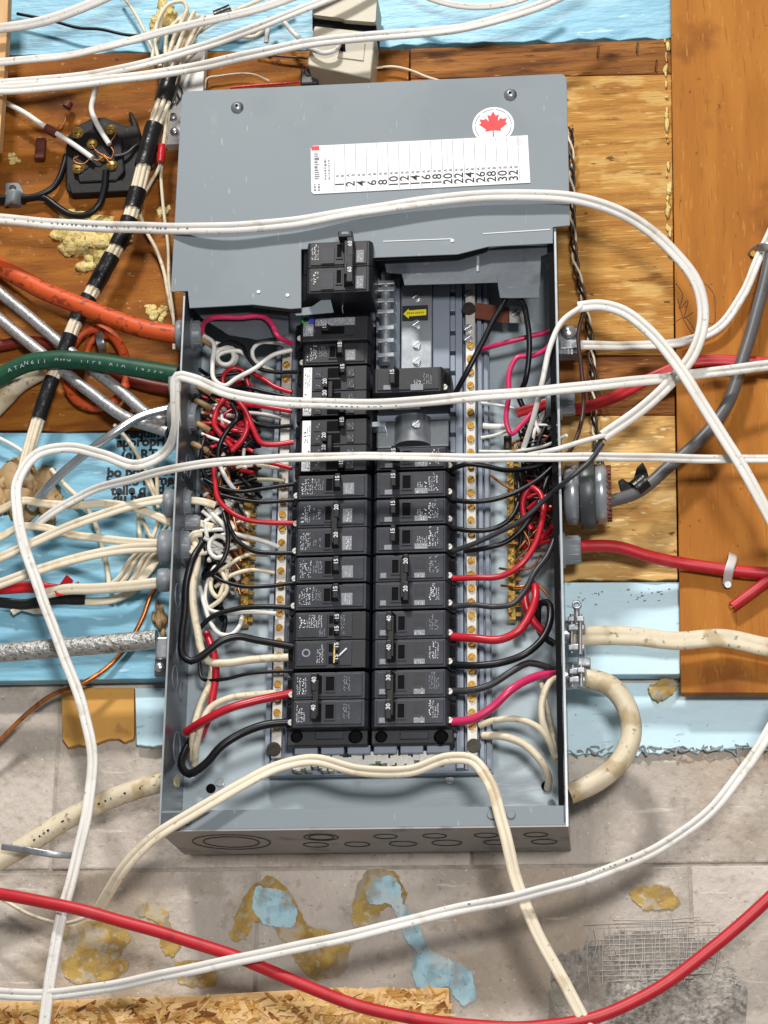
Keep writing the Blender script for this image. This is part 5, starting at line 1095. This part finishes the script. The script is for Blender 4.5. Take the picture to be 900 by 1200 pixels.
for k, pts in enumerate(([(124, 690, 8), (140, 676), (150, 660), (170, 640, 20)], [(134, 692, 8), (148, 676), (160, 655), (178, 640, 20)], [(146, 690, 8), (158, 675), (168, 655), (186, 640, 20)], [(158, 684, 8), (168, 668), (176, 655), (192, 642, 24)])):
    cb('wire', ['thin cream cable farthest from the stout connector in the fan over the red-taped cable', 'second thin cream cable in the fan under the stout connector', 'third thin cream cable in the fan, next to the one hugging the panel wall', 'thin cream cable of the fan hugging the panel wall'][k], 'sheath_cream', 6, pts, cat='wire', group=G)
G = 'thin cream cables crossing between the left connectors'
for k, pts in enumerate(([(162, 598, 10), (163, 620), (165, 636, 14)], [(166, 606, 12), (178, 632), (182, 640, 20)], [(188, 600, 16), (182, 622), (176, 636, 14)], [(200, 610, 22), (190, 624), (180, 636, 16)], [(134, 498, 8), (150, 516), (162, 534), (176, 562), (184, 588, 10)], [(170, 560, 10), (180, 580), (186, 596, 16)], [(183, 540, 8), (184, 565), (185, 590, 10)])):
    cb('wire', ['thin upright cream cable between the upper and the stout connector', 'thin cream cable slanting to the panel wall, one arm of the X between connectors', 'thin cream cable slanting from the panel wall, crossing the X between connectors', 'thin cream cable slanting steeply from the slim connector', 'long thin cream cable crossing the foam lettering from the silver tube', 'short thin cream cable slanting over the last line of lettering', 'thin cream cable dropping straight through the lettering beside the panel'][k], 'sheath_cream', 5, pts, cat='wire', group=G)
cb('wire', 'thin cream cable slanting down the lettered foam board', 'sheath_cream', 6, [(60, 550, 8), (78, 570), (100, 592, 10), (112, 615), (122, 650), (127, 676), (128, 692, 8)], cat='wire')
cb('wire', 'thin white wire slanting into the loop of white cable', 'wire_white', 5, [(-20, 506, 14), (0, 514), (22, 526), (40, 540, 14)], cat='wire')
rt = thing('tape_wrap', 'red tape wrapped around cream cables on the blue foam', 'tape', P(34, 700, 4))
MB().sweep(spline(path3([(-30, 692, 18), (0, 690), (40, 688), (70, 692, 22)])), .0115, 'soft').build('tape_roll', 'tape_red', rt)
sheet('tape_flag', [(62, 690), (70, 684), (78, 673), (86, 680), (84, 686), (92, 681), (94, 686), (74, 698), (66, 698)], 30, 1.2, 'tape_red', rt, .0004)
cb('tape_wrap', 'black tape sleeve around cables just below the red tape', 'tape_black', 13, [(-30, 704, 12), (0, 706), (30, 708), (60, 703), (100, 703, 14)], 'soft', 'tape')
cb('flat_cable', 'cream cable stub showing under the black tape sleeve', 'sheath_cream', 8, [(14, 718, 10), (25, 712), (40, 716), (60, 714, 8)], 'soft')
cb('wire', 'bare copper ground wire crossing behind the braided conduit', 'copper', 6, [(184, 686, 12), (176, 700), (168, 722, 8), (158, 742), (140, 768, 4), (118, 788), (98, 800, 8), (60, 815), (30, 838), (0, 868), (-30, 900, -10)], cat='wire')
t = thing('metal_strap', 'thin grey metal strap over the thick cream cable', 'strap', P(50, 1010, 30))
MB().sweep(spline(path3([(2, 992, 46), (30, 996, 50), (60, 1001, 50), (96, 1003, 36)])), .006, 'strip').build('strap_band', 'zinc', t)
# ================================================================== brown and white twisted pairs at the right wall
tw = [(668, 150), (670, 200), (671, 260), (675, 310), (684, 350), (692, 400), (695, 450), (697, 500), (704, 545)]
for k, mt in enumerate(('wire_brown', 'wire_cream', 'wire_black')):
    sp = spline(path3([(x, y, 14) for x, y in tw]), .003); q = []
    for i, p in enumerate(sp):
        a = i * .42 + k * 2.094; q.append(p + .0026 * np.array([math.cos(a), math.sin(a), 0]))
    o = MB().sweep(q, .0024, 'thin').build('wire', mt)
    tag(o, ['brown', 'cream', 'black'][k] + ' strand of the twisted wires descending along the right edge of the cover', 'wire')
cb('wire', 'dark brown cable hanging in front of the screw clamp', 'wire_brown', 5, [(684, 364, 80), (678, 390), (681, 430, 76), (684, 470, 70), (680, 500), (668, 528, 76), (655, 540, 86)], cat='wire')
cb('wire', 'thin bare wire slanting from the twisted strands to the red cable', 'wire_brown', 2, [(693, 420, 16), (700, 440), (708, 460, 20)], cat='wire')
# ================================================================== conductors inside the box
def wr(lb, mt, w, pts, group=None, name='wire'): return cable(name, lb, 'wire', mt, w * 1.1, pts, 'round', 40, group)
# left gutter
wr('crimson wire arching over the barrier sheet beside the orange cable connector', 'wire_pink', 5.5, [(236, 392, 52), (239, 379), (248, 373, 74), (280, 372, 76), (310, 372, 76), (318, 379, 78), (325, 393, 78), (342, 403, 60)])
wr('white wire making a large bow from the orange cable connector to a breaker', 'wire_white', 5, [(238, 393, 50), (250, 402, 54), (249, 425), (252, 446, 56), (263, 452), (276, 444), (300, 431, 56), (320, 416), (342, 410, 52)])
wr('white wire coiled in small rings near the orange cable connector', 'wire_white', 5, [(252, 402, 46)] + [(264 + (13 - k * .12) * math.cos(k * .5), 418 + (12 - k * .1) * math.sin(k * .5), 44 + k * .3) for k in range(-3, 32)] + [(282, 412, 50), (292, 420, 46)])
wr('white wire hooked beside the topmost neutral bar screw', 'wire_white', 4.5, [(342, 406, 52), (318, 401), (304, 402, 54), (296, 410), (297, 420), (310, 430, 48), (322, 436, 42)])
wr('black wire curling from the small white rings to the first white-stickered breaker', 'wire_black', 4.5, [(256, 405, 50), (270, 401), (282, 405), (291, 419, 54), (302, 431), (322, 436, 50), (348, 436, 50)])
wr('red wire hooping under the white rings', 'wire_red', 5, [(261, 452, 40), (262, 440), (272, 432, 46), (284, 434), (290, 448), (293, 458, 36)])
wr('red wire slanting to the first white-stickered breaker', 'wire_red', 5, [(296, 437, 44), (310, 445, 48), (322, 453), (342, 460, 52)])
wr('black wire lying above the higher white cable in the left gutter', 'wire_black', 4.5, [(262, 455, 40), (290, 454, 48), (310, 459), (342, 466, 52)])
wr('red wire just below the higher white cable in the left gutter', 'wire_red', 5, [(285, 474, 44), (305, 476, 50), (342, 482, 52)])
wr('white wire below the higher white cable beside a red one', 'wire_white', 5, [(290, 484, 42), (310, 486, 48), (330, 490, 46)])
wr('black wire curving under the higher white cable to the second white-stickered breaker', 'wire_black', 4.5, [(292, 488, 44), (300, 496, 46), (315, 500), (342, 499, 52)])
wr('red wire dropping steeply then turning to the second white-stickered breaker', 'wire_red', 6, [(276, 466, 54), (288, 482), (297, 503, 56), (308, 520), (320, 521, 54), (344, 518, 52)])
wr('red wire bowed like a hook in the left tangle', 'wire_red', 6, [(262, 468, 50), (254, 482), (252, 500, 52), (258, 508), (272, 524, 48)])
wr('red wire curving down to the lower white cable in the left tangle', 'wire_red', 6, [(288, 482, 50), (290, 500, 54), (284, 515), (272, 528, 50)])
wr('dark wire hanging through the left tangle behind the red hook', 'wire_black', 5.5, [(272, 474, 50), (278, 490, 56), (268, 502), (258, 520, 52), (254, 545, 46)])
wr('black wire slanting down beside the left wall', 'wire_black', 5, [(245, 500, 40), (238, 520, 50), (236, 545, 50), (248, 570), (262, 590, 44)])
wr('red wire dropping from the tangle and turning to the double breaker', 'wire_red', 5.5, [(250, 540, 56), (252, 565), (256, 585, 58), (268, 598), (286, 608, 58), (310, 612), (344, 613, 52)])
wr('red wire passing just under the lower white cable to the second white-stickered breaker', 'wire_red', 5, [(270, 545, 46), (295, 540, 50), (315, 542), (342, 549, 52)])
wr('cream wire passing just under the lower white cable', 'wire_cream', 4.5, [(274, 548, 40), (300, 545), (328, 549, 42)])
wr('black wire sagging to the single breaker below the stickered ones', 'wire_black', 4.5, [(240, 562, 48), (260, 572), (280, 576, 52), (305, 573), (345, 567, 52)])
wr('cream wire turning to the neutral bar above a black wire', 'wire_cream', 4.5, [(278, 574, 36), (290, 564), (310, 562), (334, 563, 42)])
wr('white wire slanting down among black wires in the left gutter', 'wire_white', 5, [(258, 546, 50), (266, 562, 52), (276, 575), (284, 580, 36)])
wr('black wire running level to the double breaker with the red wire', 'wire_black', 4.5, [(252, 578, 48), (275, 584), (300, 588, 52), (345, 586, 52)])
wr('white wire dipping to the neutral bar beside the double breaker', 'wire_white', 5, [(264, 622, 44), (285, 628, 46), (305, 633), (327, 641, 42)])
wr('black wire sweeping down to the lower pole of the red-wired double breaker', 'wire_black', 5, [(264, 598, 50), (270, 620), (281, 636, 54), (298, 646), (318, 648), (345, 648, 52)])
wr('cream wire arching toward the neutral bar, upper of a pair', 'wire_cream', 4.5, [(248, 676, 40), (268, 662, 44), (288, 651), (314, 650, 40)])
wr('cream wire arching toward the neutral bar, lower of a pair', 'wire_cream', 4.5, [(252, 688, 40), (272, 674, 44), (292, 668), (322, 671, 40)])
wr('black wire hanging in a long bow past the coiled white wire', 'wire_black', 5, [(262, 600, 54), (267, 625, 58), (266, 645), (256, 664, 54), (238, 678, 44)])
wr('black wire sagging level to a single breaker above the four-handle block', 'wire_black', 4.5, [(246, 672, 48), (262, 681), (285, 687, 52), (312, 687), (345, 683, 52)])
wr('white wire in a small loop beside the stout connector', 'wire_white', 5, [(270, 640, 46)] + [(256 + 11 * math.cos(-a), 641 + 13 * math.sin(-a), 50) for a in (1.0, 1.7, 2.4, 3.1, 3.8, 4.5, 5.2)] + [(270, 655, 44)])
wr('cream wire in hanging loops above the white U-shaped wire', 'wire_cream', 5, [(266, 668, 44), (262, 685, 48), (255, 700), (248, 692), (248, 678, 44), (254, 668), (264, 678, 50), (266, 690), (258, 703), (246, 712, 44)])
wr('black wire running level over the white one to the four-handle block', 'wire_black', 5.5, [(232, 738, 44), (250, 722, 50), (275, 714), (305, 711, 54), (345, 712, 52)])
wr('white wire running level to the neutral bar under a black wire', 'wire_white', 5, [(270, 718, 44), (295, 717), (324, 719, 42)])
wr('white wire hanging in a U shape above the thick black wire', 'wire_white', 5, [(234, 688, 40), (240, 710, 46), (248, 732), (258, 743, 48), (270, 744), (280, 735), (284, 722, 40)])
wr('thick black wire hanging from the stout connector and looping back to the four-handle block', 'wire_black', 8, [(236, 638, 56), (226, 655, 62), (219, 680), (217, 715, 60), (213, 750), (214, 768, 60), (224, 775), (240, 766), (258, 752, 62), (278, 746), (300, 750), (344, 758, 54)])
wr('thick cream wire hanging from the stout connector', 'wire_cream', 8.5, [(226, 628, 50), (230, 640, 56), (231, 660), (226, 685, 58), (227, 715), (232, 742), (236, 762, 52), (244, 775), (262, 777, 54), (295, 773), (338, 770, 50)])
wr('thick red wire hanging behind the cream wire', 'wire_red', 8.5, [(242, 742, 34), (250, 764, 40), (253, 785), (250, 812, 42), (244, 842, 44), (236, 862, 30)])
wr('thin black wire running level above the thick red wire', 'wire_black', 4, [(234, 775, 36), (237, 795, 40), (262, 796, 46), (288, 790), (345, 786, 52)])
wr('cream wire slanting steeply down to the lower left corner', 'wire_cream', 7.5, [(250, 780, 36), (244, 805, 42), (234, 830), (226, 862, 40), (226, 890, 24)])
wr('cream wire arching over the thick red wire and dropping to the corner', 'wire_cream', 7.5, [(322, 812, 38), (300, 814, 44), (266, 819, 48), (246, 830), (236, 850, 46), (230, 875, 38), (228, 896, 22)])
wr('thick red wire rising to the lowest double breaker', 'wire_red', 9, [(218, 858, 40), (238, 845, 58), (266, 831, 64), (300, 821, 62), (344, 812, 54)])
wr('thick black wire hooking in the lower left corner and rising to the lowest double breaker', 'wire_black', 9, [(232, 858, 26), (218, 878, 34), (213, 898, 44), (222, 907, 52), (240, 896, 56), (260, 874, 60), (282, 860), (308, 850, 58), (346, 846, 54)])
G1 = 'brown sheath ends at the left connectors'
for (x, y) in ((238, 396), (236, 452), (236, 470), (234, 495), (232, 520)):
    a = P(x - 6, y, 46); b2 = P(x + 12, y + 5, 48)
    o = MB().sweep(spline([a, (a + b2) / 2 + np.array([.001, -.003, -.003]), b2 + np.array([0, 0, -.004])]), .0062, 'round').build('sheath_end', 'spray_tan'); tag(o, 'frayed tan paper sheath end at a left connector', 'sheath', G1)
G1 = 'white sheath ends at the left connectors'
for pts in ([(218, 586, 48), (238, 588, 54), (252, 592, 50)], [(230, 612, 42), (250, 618, 46)], [(222, 634, 54), (228, 626, 62), (236, 625, 58)], [(222, 642, 54), (230, 648, 60), (238, 646, 56)]):
    cable('sheath_end', 'short white sheath end poking from a left connector', 'sheath', 'sheath_cream', 9, pts, 'soft', None, G1)
# random tangle, left gutter
r_ = random.Random(11)
def tangle(n, mt, lb, grp, xs, ys, xe, ye, xm, w, hs=(14, 46), seed=0):
    r = random.Random(seed)
    for k in range(n):
        y0 = r.uniform(*ys); y1 = r.uniform(*ye); pts = [(xs + r.uniform(-2, 4), y0, r.uniform(30, 50))]
        m_ = r.randint(3, 5)
        for j in range(m_):
            f = (j + 1) / (m_ + 1)
            pts.append((r.uniform(*xm), y0 + (y1 - y0) * f + r.uniform(-16, 16), r.uniform(*hs)))
        pts.append((xe + r.uniform(-4, 3), y1, r.uniform(30, 44)))
        cable('wire', lb, 'wire', mt, w * r.uniform(.95, 1.3), pts, 'thin', None, grp)
tangle(26, 'wire_black', 'black wire lost in the tangle of the left gutter', 'tangled black wires in the left gutter', 236, (430, 560), 304, (460, 600), (242, 300), 4.0, seed=1)
tangle(14, 'wire_red', 'red wire lost in the tangle of the left gutter', 'tangled red wires in the left gutter', 238, (440, 520), 296, (450, 560), (244, 300), 4.2, seed=2)
tangle(16, 'wire_white', 'white wire lost in the tangle of the left gutter', 'tangled white wires in the left gutter', 236, (440, 620), 290, (470, 640), (244, 296), 4.0, seed=3)
tangle(10, 'wire_black', 'black wire lost in the lower left gutter behind the thick wires', 'tangled black wires low in the left gutter', 236, (560, 640), 262, (660, 745), (238, 270), 4.6, seed=4)
tangle(8, 'wire_white', 'white wire lost in the lower left gutter behind the thick wires', 'tangled white wires low in the left gutter', 236, (580, 660), 276, (610, 720), (240, 272), 4.8, seed=5)
tangle(12, 'copper', 'bare copper wire in the left gutter', 'bare copper wires in the left gutter', 238, (450, 600), 284, (560, 700), (246, 280), 3, seed=6)

# right gutter
wr('magenta wire rising from the neutral bar to the right panel wall', 'wire_pink', 5.5, [(560, 411, 34), (580, 405, 50), (610, 397, 54), (650, 387, 50)])
wr('black wire arching high from the lone breaker and down the right gutter', 'wire_black', 6, [(531, 466, 58), (545, 440, 70), (566, 400, 76), (585, 364), (598, 346, 78), (609, 351), (618, 378, 74), (620, 415), (616, 445, 60), (609, 468, 44), (614, 478), (630, 484, 40)])
wr('magenta wire in a boxy loop beside the high black arch', 'wire_pink', 5.5, [(650, 396, 46), (636, 412, 56), (624, 417), (606, 419, 62), (599, 430), (596, 465, 62), (594, 498), (598, 508, 58), (612, 497), (626, 482, 48), (640, 474, 44)])
cable('sheath_end', 'flat red sheath end poking into the right gutter', 'sheath', 'sheath_red', 12, [(606, 484, 46), (625, 478, 50), (655, 470, 44)], 'soft')
wr('thin white wire slanting from the neutral bar behind the magenta loop', 'wire_white', 3, [(564, 472, 34), (585, 475), (605, 479), (624, 484, 40)])
wr('short white wire end lying beside the neutral bar', 'wire_white', 6.5, [(566, 499, 36), (580, 500), (592, 500, 36)])
wr('thin pale wire below the short white end by the neutral bar', 'wire_white', 3.5, [(564, 513, 34), (580, 510), (594, 505, 40)])
wr('thin white wire running into the right panel wall', 'wire_white', 3, [(618, 497, 40), (635, 498), (656, 499, 44)])
wr('thin white wire slanting up under the lower white cable', 'wire_white', 3.5, [(562, 529, 36), (600, 529, 44), (640, 522, 70), (664, 510, 98)])
wr('black wire bowing to the breaker under the lower white cable', 'wire_black', 5.5, [(528, 550, 54), (548, 544, 60), (568, 546), (592, 551, 58), (620, 549), (652, 538, 50)])
wr('black wire curving from the first full breaker up the right gutter', 'wire_black', 5.5, [(530, 586, 54), (552, 588, 60), (580, 585), (606, 576, 60), (632, 561), (652, 543, 54)])
wr('black wire curving up sharply behind the ground bar', 'wire_black', 5.5, [(530, 619, 54), (556, 622, 58), (580, 619), (598, 608, 58), (607, 592), (608, 570, 50), (604, 548, 40)])
wr('long grey-black wire slanting up out of the panel past the coupling', 'wire_grey', 5.5, [(530, 646, 54), (548, 640, 60), (580, 626, 66), (612, 609), (640, 584, 80), (668, 560, 104), (690, 542, 104), (706, 520, 98)])
wr('black wire slanting up parallel to the long grey-black one', 'wire_black', 5.5, [(545, 646, 50), (566, 643, 58), (595, 634), (616, 615, 62), (632, 588), (642, 560, 54), (650, 545, 46)])
wr('pink wire sweeping from the double breaker up into a hook', 'wire_red', 6.5, [(530, 678, 54), (556, 677, 60), (588, 675), (610, 662, 66), (626, 640), (635, 610, 66), (637, 592), (631, 576, 60), (622, 571), (614, 582, 54), (613, 600), (622, 620, 44)])
wr('grey-black wire snaking from the double breaker up the right wall', 'wire_grey', 6, [(530, 711, 54), (556, 709, 60), (580, 711), (600, 708, 64), (614, 694), (626, 672, 62), (642, 650), (651, 625, 52), (653, 590), (652, 560, 46)])
wr('thick red wire sweeping into a hairpin above the black loop', 'wire_red', 9, [(530, 746, 54), (556, 748, 62), (588, 749), (608, 739, 66), (622, 718), (628, 696, 62), (624, 684, 56), (616, 692), (617, 712, 50), (628, 732), (642, 744, 40)])
wr('thick black wire sweeping up into a loop beside the metal clamp', 'wire_black', 8, [(530, 779, 54), (556, 780, 62), (590, 776), (616, 766, 66), (636, 748), (645, 724, 58), (641, 706, 50), (632, 708), (630, 722, 40), (636, 745, 24), (650, 755, 24)])
wr('thick dark wire waving from the lowest double breaker to the right wall', 'wire_grey', 7.5, [(530, 810, 54), (552, 809, 60), (574, 803), (598, 788, 62), (620, 777), (636, 780, 54), (652, 786, 46)])
wr('thick crimson wire rising from the lowest double breaker', 'wire_pink', 9, [(530, 846, 54), (556, 842, 62), (578, 828), (598, 809, 66), (622, 795), (652, 787, 46)])
wr('cream wire arching from the neutral bar foot to the corner hole, upper', 'wire_cream', 7, [(562, 850, 40), (580, 844, 46), (608, 843), (630, 852, 46), (646, 874), (652, 892, 30)])
wr('cream wire arching from the neutral bar foot to the corner hole, lower', 'wire_cream', 8.5, [(566, 862, 38), (590, 863, 46), (614, 872), (634, 892, 44), (643, 912), (642, 924, 14)])
wr('cream wire dropping from the looped cable entry down the right wall', 'wire_cream', 7.5, [(656, 792, 44), (644, 800, 50), (636, 818), (635, 840, 48), (643, 866), (651, 888, 32)])
wr('slender cream wire hanging behind the dropping cream wire', 'wire_cream', 5.5, [(634, 800, 34), (640, 822), (646, 850), (650, 880, 26)])
G = 'bare copper ground wires at the right ground bar'
for k, pts in enumerate(([(584, 638, 28), (604, 637, 34), (622, 633), (640, 630, 30)], [(585, 666, 28), (604, 668, 34), (624, 664), (634, 650, 30)], [(587, 686, 28), (606, 688, 34), (628, 684), (644, 700, 30)], [(574, 556, 30), (590, 568), (602, 575, 30)], [(600, 520, 30), (625, 510, 40), (650, 513, 40)], [(604, 530, 30), (616, 500, 36), (620, 478, 36)])):
    cable('wire', ['bare copper wire level with the clipped red cable at the ground bar', 'bare copper wire curling above the lowest one on the right ground bar', 'lowest bare copper wire on the right ground bar, bending down', 'short bare copper wire slanting from the neutral bar side to the ground bar', 'bare copper wire leaving the ground bar post toward the panel wall', 'bare copper wire rising from the ground bar post into the magenta loop'][k], 'wire', 'copper', 3, pts, 'thin', None, G)
tangle(20, 'wire_black', 'black wire lost in the tangle of the right gutter', 'tangled black wires in the right gutter', 648, (470, 590), 612, (500, 660), (614, 648), 4.4, seed=7)
tangle(6, 'wire_brown', 'thin brown wire lost in the tangle of the right gutter', 'tangled brown wires in the right gutter', 648, (480, 600), 606, (500, 640), (612, 648), 2.6, seed=8)
tangle(5, 'wire_red', 'red wire lost in the tangle of the right gutter', 'tangled red wires in the right gutter', 648, (560, 640), 616, (570, 640), (614, 640), 5, seed=9)
tangle(7, 'copper', 'bare copper strand in the right gutter tangle', 'bare copper strands in the right gutter', 646, (490, 640), 604, (540, 720), (610, 644), 2.6, seed=10)
tangle(3, 'wire_white', 'white wire lost in the tangle of the right gutter', 'tangled white wires in the right gutter', 648, (400, 470), 625, (500, 540), (626, 646), 4.2, seed=12)
